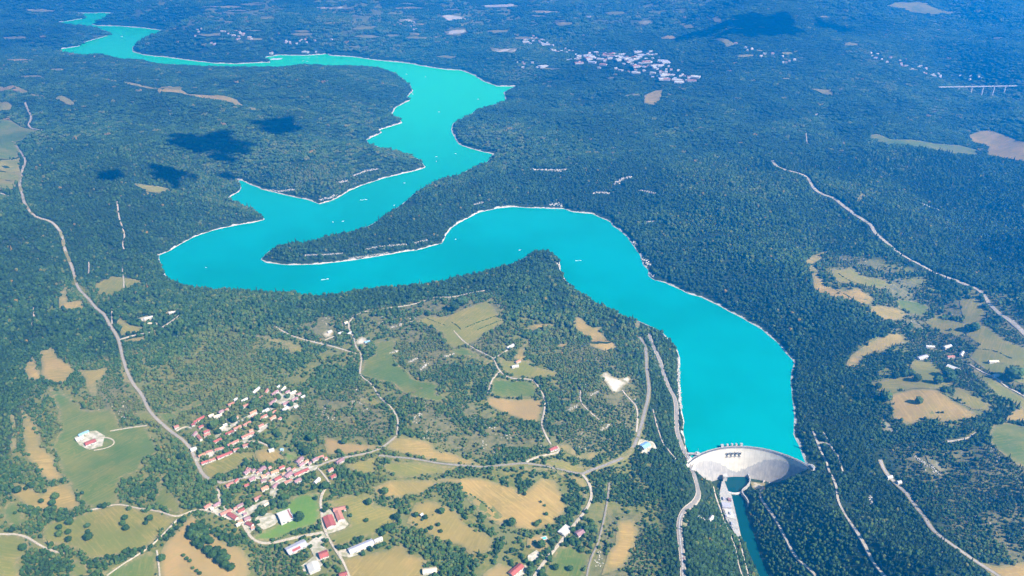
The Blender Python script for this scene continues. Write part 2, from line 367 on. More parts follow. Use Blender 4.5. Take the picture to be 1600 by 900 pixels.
MT = dict(
    ground=terrain_mat(), lake=water_mat('lake_water', (.001, .215, .185), (.001, .26, .235), far=(.03, .62, .26)), river=water_mat('river_water', (.003, .060, .062), (.003, .045, .044)),
    dry=field_mat('dry_meadow', (.34, .215, .065), (.26, .18, .05), (.42, .28, .09), .8, (.21, .17, .045)), olive=field_mat('olive_meadow', (.18, .165, .035), (.225, .18, .042), (.31, .225, .065), .75, (.125, .145, .03)),
    green=field_mat('green_meadow', (.095, .130, .026), (.15, .15, .035), (.21, .175, .045), .6, (.065, .12, .026)), bright=field_mat('lush_meadow', (.085, .165, .02), (.12, .185, .03), (.18, .185, .045), .3),
    tan=field_mat('stubble_field', (.35, .215, .075), (.29, .19, .07), (.28, .205, .07), .6, (.25, .185, .065)), bare=field_mat('bare_pale_ground', (.62, .53, .41), (.50, .41, .30), (.36, .30, .19)),
    asphalt=plain('road_asphalt', (.20, .17, .14), (.27, .23, .185), .2), gravel=plain('pale_gravel', (.47, .385, .28), (.34, .275, .19), .25),
    white=plain('white_render', (.58, .53, .45), (.46, .41, .33), .5, var=.08), concrete=plain('pale_concrete', (.42, .385, .33), (.31, .28, .24), .2),
    lime=plain('limestone', (.56, .50, .40), (.36, .31, .24), .4), bark=plain('bark', (.09, .065, .045), None, .8),
    leaf=leaf_mat('tree_foliage', True), leaf1=leaf_mat('lone_tree_foliage', False), line=plain('road_paint', (.78, .77, .74), None, .4),
    red=plain('crimson_roof', (.33, .08, .06), (.25, .065, .05), .5, var=.15, coord='obj'), pink=plain('pale_red_roof', (.40, .165, .11), (.32, .13, .085), .5, var=.12, coord='obj'),
    terra=plain('terracotta_roof', (.48, .225, .12), (.38, .17, .09), .5, var=.12, coord='obj'), plum=plain('weathered_plum_roof', (.30, .155, .15), (.22, .125, .13), .5, var=.15, coord='obj'),
    grey=plain('grey_sheet_roof', (.42, .39, .41), (.33, .31, .33), .4, var=.06, coord='obj'), pale=plain('white_sheet_roof', (.52, .48, .42), (.42, .38, .32), .4, coord='obj'),
    cream=plain('cream_roof', (.66, .53, .34), (.56, .44, .28), .5, coord='obj'), bluer=plain('blue_roof', (.25, .42, .60), None, .5), pool=plain('pool_water', (.10, .50, .66), (.06, .42, .60), .3, .1),
    dark=plain('dark_opening', (.03, .03, .035)), glass=plain('tinted_glass', (.02, .03, .04), None, 1, .1, .5), boat=plain('boat_white', (.85, .85, .85), None, 1, .3), rubber=plain('tyre_rubber', (.02, .02, .02)),
    foam=plain('wake_foam', (.62, .80, .82), (.40, .70, .75), .4), cloud=plain('cloud_white', (.9, .9, .9), None, .01), carred=plain('car_red', (.4, .02, .02), None, 1, .3), cardark=plain('car_dark', (.03, .04, .06), None, 1, .3), carwhite=plain('car_white', (.8, .8, .8), None, 1, .3),
    tar=plain('dark_asphalt', (.085, .08, .08), (.12, .11, .11), .2), asph2=plain('pale_road_asphalt', (.28, .23, .18), (.34, .28, .215), .2), tree_dead=plain('bare_twigs', (.24, .20, .19), (.17, .14, .14), .6), yard=plain('pale_yard', (.50, .43, .33), (.27, .24, .13), .07))

# ------------------------------------------------------------------ terrain mesh
nx, ny = len(GX), len(GY)
me = bpy.data.meshes.new('hillside')
co = np.stack([XX.ravel(), YY.ravel(), HZ.ravel()], 1).astype(np.float32)
I = (np.arange(nx-1)[:, None]*ny + np.arange(ny-1)[None, :]).ravel()
quads = np.stack([I, I+ny, I+ny+1, I+1], 1).astype(np.int32)
me.vertices.add(len(co)); me.vertices.foreach_set('co', co.ravel())
me.loops.add(quads.size); me.loops.foreach_set('vertex_index', quads.ravel())
me.polygons.add(len(quads)); me.polygons.foreach_set('loop_start', np.arange(0, quads.size, 4, dtype=np.int32))
me.polygons.foreach_set('use_smooth', np.ones(len(quads), bool))
me.materials.append(MT['ground']); me.update()
SCRUB_PX = [  # rough stony pasture and garrigue
    "870,540 960,545 1000,590 1000,680 960,715 900,712 850,690 850,640 870,590", "620,600 700,620 760,640 840,670 850,700 760,722 690,700 620,670", "470,500 560,490 640,500 700,540 720,600 640,590 620,525 560,500 520,545 470,530",
    "1390,690 1520,690 1640,740 1640,900 1540,890 1450,800 1400,740", "935,790 1010,800 1030,880 1020,940 920,940 930,860", "440,640 560,600 620,660 600,690 500,680",
    "150,590 200,600 225,640 190,660 130,630", "380,800 420,830 520,940 400,940 395,880", "1290,390 1400,420 1480,470 1640,500 1640,620 1500,600 1400,520 1320,470", "600,480 780,455 800,520 760,560 700,550"]
def poly_world(txt):
    a = np.array(pp(txt)); return ground(a[:, 0], a[:, 1])
scrub = np.zeros(XX.shape, np.float32); SCRUB_W = []
for tx in SCRUB_PX:
    w = poly_world(tx)[:, :2]; SCRUB_W.append(w)
    x0, x1, y0, y1 = w[:, 0].min()-150, w[:, 0].max()+150, w[:, 1].min()-150, w[:, 1].max()+150
    i0, i1 = np.searchsorted(GX, [x0, x1]); j0, j1 = np.searchsorted(GY, [y0, y1])
    X = XX[i0:i1, j0:j1]; Y = YY[i0:i1, j0:j1]
    dd = seg_dist(w, X, Y); dd = np.where(inside(w, X, Y), dd, -dd)
    scrub[i0:i1, j0:j1] = np.maximum(scrub[i0:i1, j0:j1], .75*sstep(-70, 60, dd))
OPEN_PX = ["10,700 40,600 60,545 130,560 200,545 300,520 420,508 560,480 660,465 760,455 830,480 940,545 1000,600 1020,680 1045,800 1040,960 -60,960 -60,800", "1255,385 1420,415 1660,465 1660,670 1540,705 1440,675 1375,660 1350,600 1315,580 1340,520 1290,465", "85,440 130,440 190,430 225,440 180,470 150,480 90,490"]
openg = np.zeros(XX.shape, np.float32)
for tx in OPEN_PX:
    w = poly_world(tx)[:, :2]; x0, x1, y0, y1 = w[:, 0].min()-150, w[:, 0].max()+150, w[:, 1].min()-150, w[:, 1].max()+150
    i0, i1 = np.searchsorted(GX, [x0, x1]); j0, j1 = np.searchsorted(GY, [y0, y1]); X = XX[i0:i1, j0:j1]; Y = YY[i0:i1, j0:j1]
    dd = seg_dist(w, X, Y); dd = np.where(inside(w, X, Y), dd, -dd); openg[i0:i1, j0:j1] = np.maximum(openg[i0:i1, j0:j1], sstep(-60, 90, dd))
farm = sstep(7800, 9500, YY)*sstep(-5200, -4000, XX)*sstep(4200, 2600, XX)*sstep(.46, .56, vnoise(XX/420, YY/900, 57)*.6 + vnoise(XX/170, YY/380, 58)*.4)
openg = np.maximum(openg, farm.astype(np.float32))           # open farmland of the far country
for nm, arr in (('scrub', scrub), ('open', openg), ('shore', sd), ('farness', np.clip((YY-3500)/4000, 0, 1.2))):
    at = me.attributes.new(nm, 'FLOAT', 'POINT'); at.data.foreach_set('value', np.ascontiguousarray(arr, dtype=np.float32).ravel())
props(ob('hillside', me), 'wooded limestone hills and plateau around the lake', 'hills', kind='structure')
def OPENF(x, y):
    i = np.clip(np.searchsorted(GX, x), 0, nx-1); j = np.clip(np.searchsorted(GY, y), 0, ny-1); return openg[i, j]
def SCRUBF(x, y):
    i = np.clip(np.searchsorted(GX, x), 0, nx-1); j = np.clip(np.searchsorted(GY, y), 0, ny-1); return scrub[i, j]

# ------------------------------------------------------------------ water sheets
def sheet(name, P, z, mat, grow=0, keep=0):
    P = np.asarray(P, float); n = len(P); area = np.sum(P[:, 0]*np.roll(P[:, 1], -1) - np.roll(P[:, 0], -1)*P[:, 1])
    s = 1 if area > 0 else -1; t = np.roll(P, -1, 0) - np.roll(P, 1, 0); t /= np.linalg.norm(t, axis=1, keepdims=True) + 1e-9
    g = np.full((n, 1), float(grow)); 
    if keep: g[n-keep:] = 0
    Q = P + s*np.stack([t[:, 1], -t[:, 0]], 1)*g
    return Q
Q = LAKEP.copy(); area = np.sum(Q[:, 0]*np.roll(Q[:, 1], -1) - np.roll(Q[:, 0], -1)*Q[:, 1])
if area < 0: Q = Q[::-1]
Q = Q + 0
def cdt(P, inner=None):
    pts = [Vector((float(a), float(b))) for a, b in P]; n = len(pts)
    ed = [(i, (i+1) % n) for i in range(n)]
    if inner is not None: pts += [Vector((float(a), float(b))) for a, b in inner]
    v, e, f, *_ = delaunay_2d_cdt(pts, ed, [list(range(n))], 1, 1e-4)
    return np.array([(a.x, a.y) for a in v]), [tuple(a) for a in f]
# the water reaches a little under the banks; at the dam it ends against the wall
Lg = sheet('lake', LAKEP, 0, None, 14, 23); Lg[:2] = LAKEP[:2]; Lg[len(lk)-2:len(lk)] = LAKEP[len(lk)-2:len(lk)]
v, f = cdt(Lg)
props(ob('lake', mesh('lake', [(a, b, 0) for a, b in v], f, [MT['lake']])), 'turquoise reservoir winding between wooded banks', 'lake', kind='structure')
v, f = cdt(sheet('river', RIVP, 0, None, 8))
props(ob('river', mesh('river', [(a, b, RZ) for a, b in v], f, [MT['river']])), 'dark teal river running away below the dam', 'river', kind='structure')

# ------------------------------------------------------------------ a raster of what keeps trees away
MX0, MY0, MR = -9000, 1000, 5.0
MASK = np.zeros((3600, 2700), bool); FMASK = np.zeros((3600, 2700), bool)
def mask_poly(w, grow=0):
    i0, j0 = int((w[:, 0].min()-MX0)/MR), int((w[:, 1].min()-MY0)/MR); i1, j1 = int((w[:, 0].max()-MX0)/MR)+2, int((w[:, 1].max()-MY0)/MR)+2
    i0, j0 = max(i0, 0), max(j0, 0); i1, j1 = min(i1, 3600), min(j1, 2700)
    if i1 <= i0 or j1 <= j0: return
    X, Y = np.meshgrid(MX0 + (np.arange(i0, i1)+.5)*MR, MY0 + (np.arange(j0, j1)+.5)*MR, indexing='ij')
    FMASK[i0:i1, j0:j1] |= inside(w, X, Y)
def mask_disc(x, y, r):
    i0, i1 = int((x-r-MX0)/MR), int((x+r-MX0)/MR)+1; j0, j1 = int((y-r-MY0)/MR), int((y+r-MY0)/MR)+1
    if i0 < 0 or j0 < 0 or i1 > 3600 or j1 > 2700: return
    X, Y = np.meshgrid(MX0 + (np.arange(i0, i1)+.5)*MR, MY0 + (np.arange(j0, j1)+.5)*MR, indexing='ij')
    MASK[i0:i1, j0:j1] |= (X-x)**2 + (Y-y)**2 < r*r
def masked(x, y):
    i = ((x-MX0)/MR).astype(int); j = ((y-MY0)/MR).astype(int); ok = (i >= 0) & (j >= 0) & (i < 3600) & (j < 2700)
    r = np.where(ok, MASK[np.clip(i, 0, 3599), np.clip(j, 0, 2699)], False)
    dx = 26*(vnoise(x/17, y/17, 201)-.5); dy = 26*(vnoise(x/17, y/17, 202)-.5)
    i = ((x+dx-MX0)/MR).astype(int); j = ((y+dy-MY0)/MR).astype(int); ok = (i >= 0) & (j >= 0) & (i < 3600) & (j < 2700)
    return r | np.where(ok, FMASK[np.clip(i, 0, 3599), np.clip(j, 0, 2699)], False)

# ------------------------------------------------------------------ fields: sheets laid over the ground
def ragged(w, amp, step):
    out = []; n = len(w)
    for i in range(n):
        a, b = w[i], w[(i+1) % n]; L = np.linalg.norm(b-a); m = max(1, int(L/step))
        for k in range(m):
            out.append(a + (b-a)*k/m)
    out = np.array(out); j = np.stack([fbm(out[:, 0], out[:, 1], step*4, 2, 91), fbm(out[:, 0], out[:, 1], step*4, 2, 92)], 1)*2*amp
    return out + j
FNAME = dict(dry='dry_meadow', olive='meadow', green='meadow', bright='meadow', tan='stubble_field', bare='bare_ground', yard='paved_yard', lime='limestone_scree')
NF = [0]
def field(kind, txt, label, up=1.0, world=None, amp=None):
    w = poly_world(txt)[:, :2] if world is None else world
    dist = max(1500., float(w[:, 1].mean())); st = 12*dist/2200
    w = ragged(w, st*.35 if amp is None else amp, st)
    mask_poly(w)
    x0, x1, y0, y1 = w[:, 0].min(), w[:, 0].max(), w[:, 1].min(), w[:, 1].max(); g = st*1.9
    X, Y = np.meshgrid(np.arange(x0, x1, g), np.arange(y0, y1, g)); X = X.ravel(); Y = Y.ravel()
    m = inside(w, X, Y)
    try: v, f = cdt(w, np.stack([X[m], Y[m]], 1))
    except Exception as e: print('field failed', label, e); return
    c = w.mean(0); z0 = float(H(c[0], c[1])); up = up + max(0, dist-3000)/900 + NF[0]*.004; NF[0] += 1
    z = H(v[:, 0], v[:, 1]) + up
    me = mesh(FNAME[kind], np.stack([v[:, 0]-c[0], v[:, 1]-c[1], z-z0], 1), f, [MT[kind]], smooth=True)
    at = me.attributes.new('rim', 'FLOAT', 'POINT'); at.data.foreach_set('value', seg_dist(w, v[:, 0], v[:, 1]).astype(np.float32))
    props(ob(FNAME[kind], me, loc=(c[0], c[1], z0)), label, FNAME[kind].replace('_', ' '), kind='structure')
FIELDS = [
('green',"75,605 95,610 117,625 130,640 142,642 175,640 185,655 190,667 230,665 240,687 250,707 225,717 220,735 190,747 185,757 187,785 172,791 147,795 127,787 117,767 97,742 92,720 78,700 85,692 95,675 90,640",'broad green meadow around the red-roofed farm'),
('green',"250,735 262,760 280,782 287,792 285,805 250,795 238,792 244,775 246,750",'green strip of grass beside the small copse'),
('dry',"32,637 50,655 60,670 65,695 85,717 97,742 102,752 75,750 57,735 40,712 37,675",'tall dry strip with mowing lines at the left edge'),
('dry',"15,697 22,676 26,676 27,715 20,712",'narrow dry strip at the far left edge'),
('dry',"22,755 50,762 67,772 75,760 110,755 120,780 125,792 100,800 82,795 50,802 40,790 17,770",'dry orchard meadow dotted with round trees'),
('green',"15,785 32,785 42,822 25,827 5,815 2,800",'small green paddock at the left edge'),
('olive',"112,810 140,800 187,787 225,797 250,800 275,812 252,835 232,855 190,867 160,872 140,872 107,855 67,847 67,825 82,815",'wide olive meadow with pairs of round trees'),
('olive',"-60,837 0,837 25,835 45,845 47,860 27,875 32,895 25,960 -60,960",'dry olive field in the bottom left corner'),
('green',"160,895 150,960 250,960 247,892 245,867 235,860 200,878",'green field below the hedge at the bottom'),
('green',"110,875 135,878 140,900 118,920 108,900",'sliver of green between two tree belts'),
('tan',"300,802 315,815 350,847 375,855 392,875 392,895 375,960 252,960 250,887 252,860 275,830 290,815",'bare tan field with two dark copses'),
('olive',"316,735 320,727 338,717 365,707 396,705 400,718 380,724 372,733 350,742 327,748 318,742",'grass slope between upper and lower village'),
('dry',"398,705 420,700 440,703 444,722 420,726 402,722",'tan garden plot behind the lower village'),
('bright',"443,708 464,706 467,715 459,721 446,724",'small vivid green lawn behind the lower village'),
('bright',"501,770 497,780 502,797 502,813 492,821 477,825 450,837 423,846 397,845 394,839 409,830 432,819 441,813 432,804 417,803 427,794 444,791 457,779 465,774",'vivid green field beside the large white hall'),
('olive',"505,787 540,775 580,770 585,790 625,795 622,817 600,830 585,837 550,847 525,857 512,837 545,822 542,795 520,795",'olive field beside the L-shaped red-roofed farm'),
('tan',"506,682 540,692 595,697 587,705 550,711 510,710",'bare orange tan field above the lower village'),
('dry',"620,682 675,692 680,702 712,710 757,727 725,728 662,717 602,702 612,690",'long dry field north of the grey road'),
('olive',"540,725 585,715 592,722 592,737 575,742 542,732",'olive meadow at the right end of the lower village'),
('olive',"600,722 650,722 712,730 712,737 670,742 650,747 620,747 600,737",'olive field south of the grey road'),
('dry',"582,762 612,750 675,750 750,747 800,760 812,770 825,767 845,747 870,752 872,765 880,775 887,795 875,810 865,820 825,830 807,825 800,810 780,822 762,812 745,795 722,770 715,757 690,755 665,765 662,775 650,772 640,772 620,780 590,775",'large dry meadow curving around the wood'),
('green',"725,772 740,775 770,790 785,805 778,820 762,811 745,797",'green wedge inside the large dry meadow'),
('dry',"650,785 670,782 695,790 717,800 725,817 770,840 767,860 750,867 732,867 720,852 680,845 675,837 650,825 635,817 640,805",'dry clearing with scattered bushes inside the wood'),
('dry',"537,872 607,860 625,847 635,855 637,865 670,875 662,887 657,960 550,960",'dry field below the long grey shed'),
('green',"872,856 890,850 922,868 916,890 905,960 845,960 853,893",'green field right of the pale lane at the bottom'),
('tan',"824,840 843,835 860,840 857,855 848,867 836,859 824,858",'tan garden around the small swimming pool'),
('tan',"755,897 779,880 800,885 790,960 750,960",'tan yard at the bottom beside the wood'),
('dry',"965,815 990,810 997,830 990,860 975,887 955,895 940,900 950,865 962,845",'brown clearing in the scrub left of the gorge road'),
('olive',"840,722 875,720 925,732 907,741 862,730",'olive triangle above the road junction'),
('dry',"800,731 837,730 907,745 917,757 917,780 910,800 900,810 912,782 910,762 895,752 862,737 825,737",'dry strip following the pale lane'),
('dry',"862,697 887,695 905,712 935,705 930,718 905,717",'dry glade below the stony scrub'),
('green',"585,535 620,530 615,555 625,572 640,580 645,592 670,597 687,600 682,615 710,622 687,630 650,622 625,610 615,600 575,592 562,586 570,560 585,555",'long green meadow on the central plateau'),
('olive',"650,502 670,495 700,495 762,470 775,462 770,477 780,497 790,500 762,522 735,537 707,545 695,535 692,522 675,512",'terraced olive meadow above the plateau farms'),
('green',"700,550 725,542 760,560 770,565 760,570 732,557 710,555",'green strip beside the plateau track'),
('olive',"778,557 800,565 830,565 832,572 875,582 877,587 840,590 800,589 785,578",'olive meadow above the curved lane'),
('green',"770,592 800,594 832,595 837,605 848,622 800,622 764,618",'green half of the field inside the lane bend'),
('tan',"764,620 800,624 848,624 846,650 838,663 800,650 757,630",'bare orange half of the field inside the lane bend'),
('olive',"400,522 432,530 460,537 477,545 472,552 452,550 450,542 425,535 400,527",'olive strip below the plateau lane'),
('dry',"532,547 560,560 557,567 540,557",'small dry patch below the gravel yard'),
('olive',"562,622 590,625 597,630 585,635 562,628",'small olive patch beside the winding lane'),
('dry',"895,492 907,497 925,512 940,511 942,525 965,542 950,552 935,545 922,540 920,525 905,522 896,507",'stepped dry meadow near the lake point'),
('dry',"820,515 835,507 860,506 872,510 845,515",'thin dry meadow on the plateau edge'),
('dry',"870,539 890,535 882,547 872,545",'small dry clearing on the plateau'),
('dry',"802,555 830,525 820,550 825,565 805,562",'dry slope beside the plateau houses'),
('dry',"62,550 82,542 90,560 112,572 117,582 107,595 95,602 75,595 65,585 65,567",'dry meadow at the forest edge on the left'),
('dry',"37,575 52,557 62,580 65,592 45,595",'dry pocket against the forest at the far left'),
('dry',"117,577 140,580 162,577 172,570 165,585 152,600 150,620 140,620 135,600 135,592",'dry winding clearing left of the main road'),
('dry',"187,570 197,580 205,600 190,597",'dry roadside patch beside the main road'),
('dry',"210,610 222,622 227,632 217,632",'dry wedge beside the main road'),
('green',"210,642 232,642 247,657 230,662 215,660",'green patch left of the main road above the farm'),
('green',"247,645 270,645 295,635 315,622 322,630 295,640 265,662 250,657",'green tongue right of the main road above the village'),
('olive',"182,507 187,492 200,507 225,512 232,515 200,522 192,527",'olive triangle beside the side road'),
('dry',"192,532 227,525 227,532 192,536",'pale dry strip below the side road'),
('olive',"144,445 175,432 220,438 222,444 195,452 180,462 155,460",'olive clearing near the left end of the lake'),
('dry',"95,450 105,450 107,472 130,469 132,487 110,482 92,482",'dry clearing left of the main road'),
('dry',"15,645 22,650 25,672 20,672",'short dry strip at the far left'),
('green',"-60,190 17,189 37,200 60,205 40,218 25,222 30,245 0,250 -60,252",'green fields at the left edge in the distance'),
('olive',"-60,254 0,252 30,246 33,270 25,297 10,297 -60,312",'olive field at the left edge beyond the forest'),
('tan',"-40,136 0,136 37,140 45,144 37,147 0,143 -40,142",'far tan field at the left edge'),
('olive',"-40,160 0,160 22,167 17,172 0,174 -40,174",'far olive field at the left edge'),
('olive',"85,155 95,150 117,160 118,166",'far olive clearing on the left hillside'),
('dry',"50,147 70,150 70,154 52,150",'far dry sliver on the left hillside'),
('dry',"195,128 225,135 245,138 292,147 332,150 370,157 402,173 390,172 360,160 332,157 300,150 250,147 240,140 200,132",'long dry clearing on the far wooded hill'),
('olive',"250,135 285,138 280,141 252,139",'olive patch above the long far clearing'),
('olive',"207,287 232,290 265,295 252,305 232,305 222,295",'olive glade below the cloud shadows'),
('dry',"1257,407 1275,397 1295,392 1282,405 1270,415 1282,432 1295,447 1320,455 1340,450 1365,467 1360,475 1350,477 1340,472 1307,465 1275,457 1268,430",'stepped dry ridge meadow on the right bank'),
('olive',"1300,420 1317,422 1330,417 1350,432 1375,437 1395,445 1385,450 1340,447 1312,442 1300,435",'olive ridge meadow on the right bank'),
('dry',"1355,480 1375,477 1400,482 1420,490 1405,500 1390,502 1372,495 1360,487",'dry slope in the middle of the right pastures'),
('green',"1400,467 1440,472 1455,482 1445,495 1422,490 1402,480",'green hollow in the right pastures'),
('olive',"1445,502 1470,490 1477,500 1515,507 1510,517 1495,527 1475,522 1455,512",'olive pasture between tree belts on the right'),
('olive',"1500,470 1530,465 1545,490 1530,500 1545,512 1560,525 1590,540 1640,560 1640,605 1600,600 1560,590 1530,570 1515,560 1530,540 1510,525",'broad olive pasture along the right-hand road'),
('dry',"1320,577 1330,555 1360,535 1380,525 1397,519 1415,527 1415,536 1385,546 1360,555 1347,562 1332,577",'crescent-shaped dry meadow at the forest edge'),
('olive',"1360,600 1387,590 1420,590 1425,560 1462,570 1477,590 1495,600 1465,610 1425,607 1390,615 1370,610",'olive meadow below the hamlet on the right'),
('dry',"1390,617 1425,608 1465,610 1487,625 1512,640 1535,652 1500,657 1482,662 1450,655 1417,665 1397,655 1392,640",'large dry oval meadow with a single bush'),
('olive',"1495,600 1510,610 1550,635 1545,642 1520,640 1487,622",'olive strip right of the oval meadow'),
('olive',"1520,575 1550,592 1600,622 1640,640 1640,660 1600,640 1560,618 1525,590",'olive verge below the hamlet lane'),
('dry',"1567,650 1590,637 1640,645 1640,662 1575,658",'dry corner field at the right edge'),
('green',"1542,680 1555,662 1570,660 1640,668 1640,745 1600,732 1590,727 1570,712 1550,697",'round green field at the right edge'),
('dry',"1530,878 1560,885 1600,878 1660,880 1660,960 1590,960 1545,897",'dry field in the bottom right corner'),
('green',"1355,213 1372,210 1390,218 1430,220 1465,225 1500,228 1530,235 1525,243 1490,241 1462,237 1425,230 1390,227 1365,220",'long green clearing on the distant right'),
('dry',"1515,212 1530,205 1550,204 1600,222 1660,238 1660,258 1600,253 1570,249 1542,242 1545,230 1520,222",'pale dry clearing on the distant right'),
('olive',"1378,8 1400,4 1437,4 1465,15 1502,16 1475,23 1447,23 1410,14",'hazy pasture on the far ridge'),
('dry',"1007,150 1025,142 1035,141 1030,158 1025,165 1007,163",'isolated dry clearing below the valley town'),
('dry',"977,150 1000,147 1000,150 977,152",'thin dry strip left of the isolated clearing'),
('olive',"1335,315 1345,302 1355,305 1342,317",'small olive glade beside the white forest road'),
('olive',"1267,140 1297,140 1300,150 1285,147",'small far glade right of the isolated clearing'),
('bare',"1105,25 1122,27 1127,37 1115,36",'pale bare patch on the far hillside'),
('olive',"1112,57 1132,62 1150,72 1135,75",'far hillside pasture'),
('bare',"687,27 725,27 737,32 700,33",'bright bare patch far behind the lake'),
('bare',"695,51 725,47 732,52 700,55",'pale bare patch behind the lake'),
('bare',"765,75 780,77 808,77 803,84 770,81",'pale strip beside the valley town'),
('bare',"622,32 645,30 647,36 625,35",'small bright patch far behind the lake'),
('olive',"550,45 587,41 590,45 552,48",'far hazy pasture behind the lake'),
('yard',"303,718 309,722 335,712 365,700 390,690 412,672 424,664 418,662 400,676 380,689 345,700 318,709",'pale street surface of the upper village front row'),
('yard',"335,688 357,674 366,667 388,656 404,649 424,643 421,637 400,645 380,654 352,669 334,683",'pale street surface of the upper village back row'),
('yard',"418,632 428,622 440,612 452,614 462,620 455,628 470,634 452,642 436,634 424,642",'pale yards at the top of the upper village'),
('yard',"374,748 400,740 430,742 450,738 470,730 490,728 500,726 494,734 470,744 452,752 440,760 432,775 425,782 420,772 424,760 418,750 395,748",'pale crossroads of the lower village'),
('yard',"318,785 332,787 344,797 365,796 378,800 395,790 415,782 425,784 400,797 392,805 388,815 397,825 392,834 383,830 375,815 356,812 338,805",'pale yards of the bottom village'),
('yard',"402,806 424,802 438,812 430,820 412,828 402,820 396,812",'white paved apron around the large hall'),
('yard',"504,797 520,796 532,803 545,820 538,826 512,835 506,825",'pale farmyard between the red barns'),
('yard',"528,862 545,857 560,868 545,872 531,869",'pale yard at the end of the long grey shed'),
('yard',"480,850 505,832 512,842 500,852 516,860 505,880 498,890 478,900 470,885 490,870",'pale farmyards at the lane fork'),
('yard',"826,868 838,860 849,869 826,880 824,874",'white paved terrace by the bottom lane'),
('yard',"800,890 822,884 827,890 815,905 795,915",'pale yard beside the red-roofed house at the bottom'),
('yard',"994,696 999,687 1018,689 1026,702 1014,710 998,707",'pale apron around the blue-roofed building'),
('yard',"117,684 132,676 150,674 165,682 160,697 140,703 125,696",'pale farmyard in the green meadow'),
('bare',"555,530 566,526 578,531 572,540 556,539",'white gravel yard on the plateau'),
('bare',"561,541 575,538 584,540 566,544",'white strip below the gravel yard'),
('bare',"502,522 510,516 522,518 519,527 508,529",'pale building plot on the plateau'),
('bare',"935,588 947,580 960,590 968,592 980,588 990,592 975,604 970,612 958,616 950,604",'white quarry clearing in the scrub'),
('bare',"990,503 998,501 999,512 994,514",'white pad at the plateau edge above the lake'),
('bare',"1066,818 1072,812 1080,816 1076,824 1068,823",'pale lay-by inside the road bend'),
('bare',"1172,753 1196,756 1194,761 1180,768 1174,762",'pale works ground at the foot of the dam'),
('bare',"215,498 232,494 240,502 228,506 216,502",'white plot in the plateau wood'),
('bare',"262,487 280,483 286,488 270,492 258,490",'white clearing at the end of the side road'),
('bare',"1445,712 1462,722 1480,735 1486,746 1470,738 1450,724",'streak of bare limestone on the right slope'),
('bare',"1380,655 1392,664 1400,678 1384,676 1376,664",'grey rocky patch at the forest edge'),
]
for kd, tx, lb in FIELDS:
    field('yard' if kd == 'yard' else kd, tx, lb, up=1.5 if kd in ('yard', 'bare') else 1.0)
# hazy clearings of the far country, each an irregular patch on the ground
far_px = [(60,18,30,3),(215,14,40,3),(350,12,44,3),(420,30,30,3),(470,55,30,3),(520,14,40,3),(575,58,24,3),(640,14,30,3),(655,60,22,3),(780,10,36,3),(780,50,26,3),(850,20,30,3),(880,38,22,4),(960,22,18,4),(1010,36,14,4),(1045,60,16,4),
          (1075,42,14,4),(1165,88,20,3),(1230,85,14,3),(1330,70,16,3),(1560,60,10,3),(330,55,26,3),(400,62,20,3),(560,74,20,3),(700,90,18,3),(860,108,18,2),(30,95,26,3),(20,60,30,3),(90,110,14,2),(50,120,20,2)]
ORD = ['first','second','third','fourth','fifth','sixth','seventh','eighth','ninth','tenth','eleventh','twelfth','thirteenth','fourteenth','fifteenth','sixteenth','seventeenth','eighteenth','nineteenth','twentieth']
def ordn(i):
    i += 1
    return ORD[i-1] if i <= 20 else '%d%s' % (i, {1:'st', 2:'nd', 3:'rd'}.get(i % 10 if i % 100 not in (11,12,13) else 0, 'th'))
rf = random.Random(3); far_px += [(rf.uniform(180, 920), rf.uniform(4, 62), rf.uniform(7, 20), rf.uniform(.8, 2.2)) for _ in range(34)] + [(rf.uniform(950, 1590), rf.uniform(4, 130), rf.uniform(4, 10), rf.uniform(1, 2)) for _ in range(16)]
far_px.sort()
for i, (x, y, rx_, ry_) in enumerate(far_px):
    a = [(x + rx_*random.uniform(.5, 1)*math.cos(t), y + ry_*random.uniform(.4, 1)*math.sin(t)) for t in np.linspace(0, 2*math.pi, 11)[:-1]]
    a = np.array(a); w = ground(a[:, 0], a[:, 1])
    if SD(w[:, 0], w[:, 1])[0].min() < 40: continue
    field(['olive', 'dry', 'olive', 'bare', 'dry'][i % 5], None, 'hazy distant clearing, %s from the left along the horizon country' % ordn(i), world=w[:, :2])

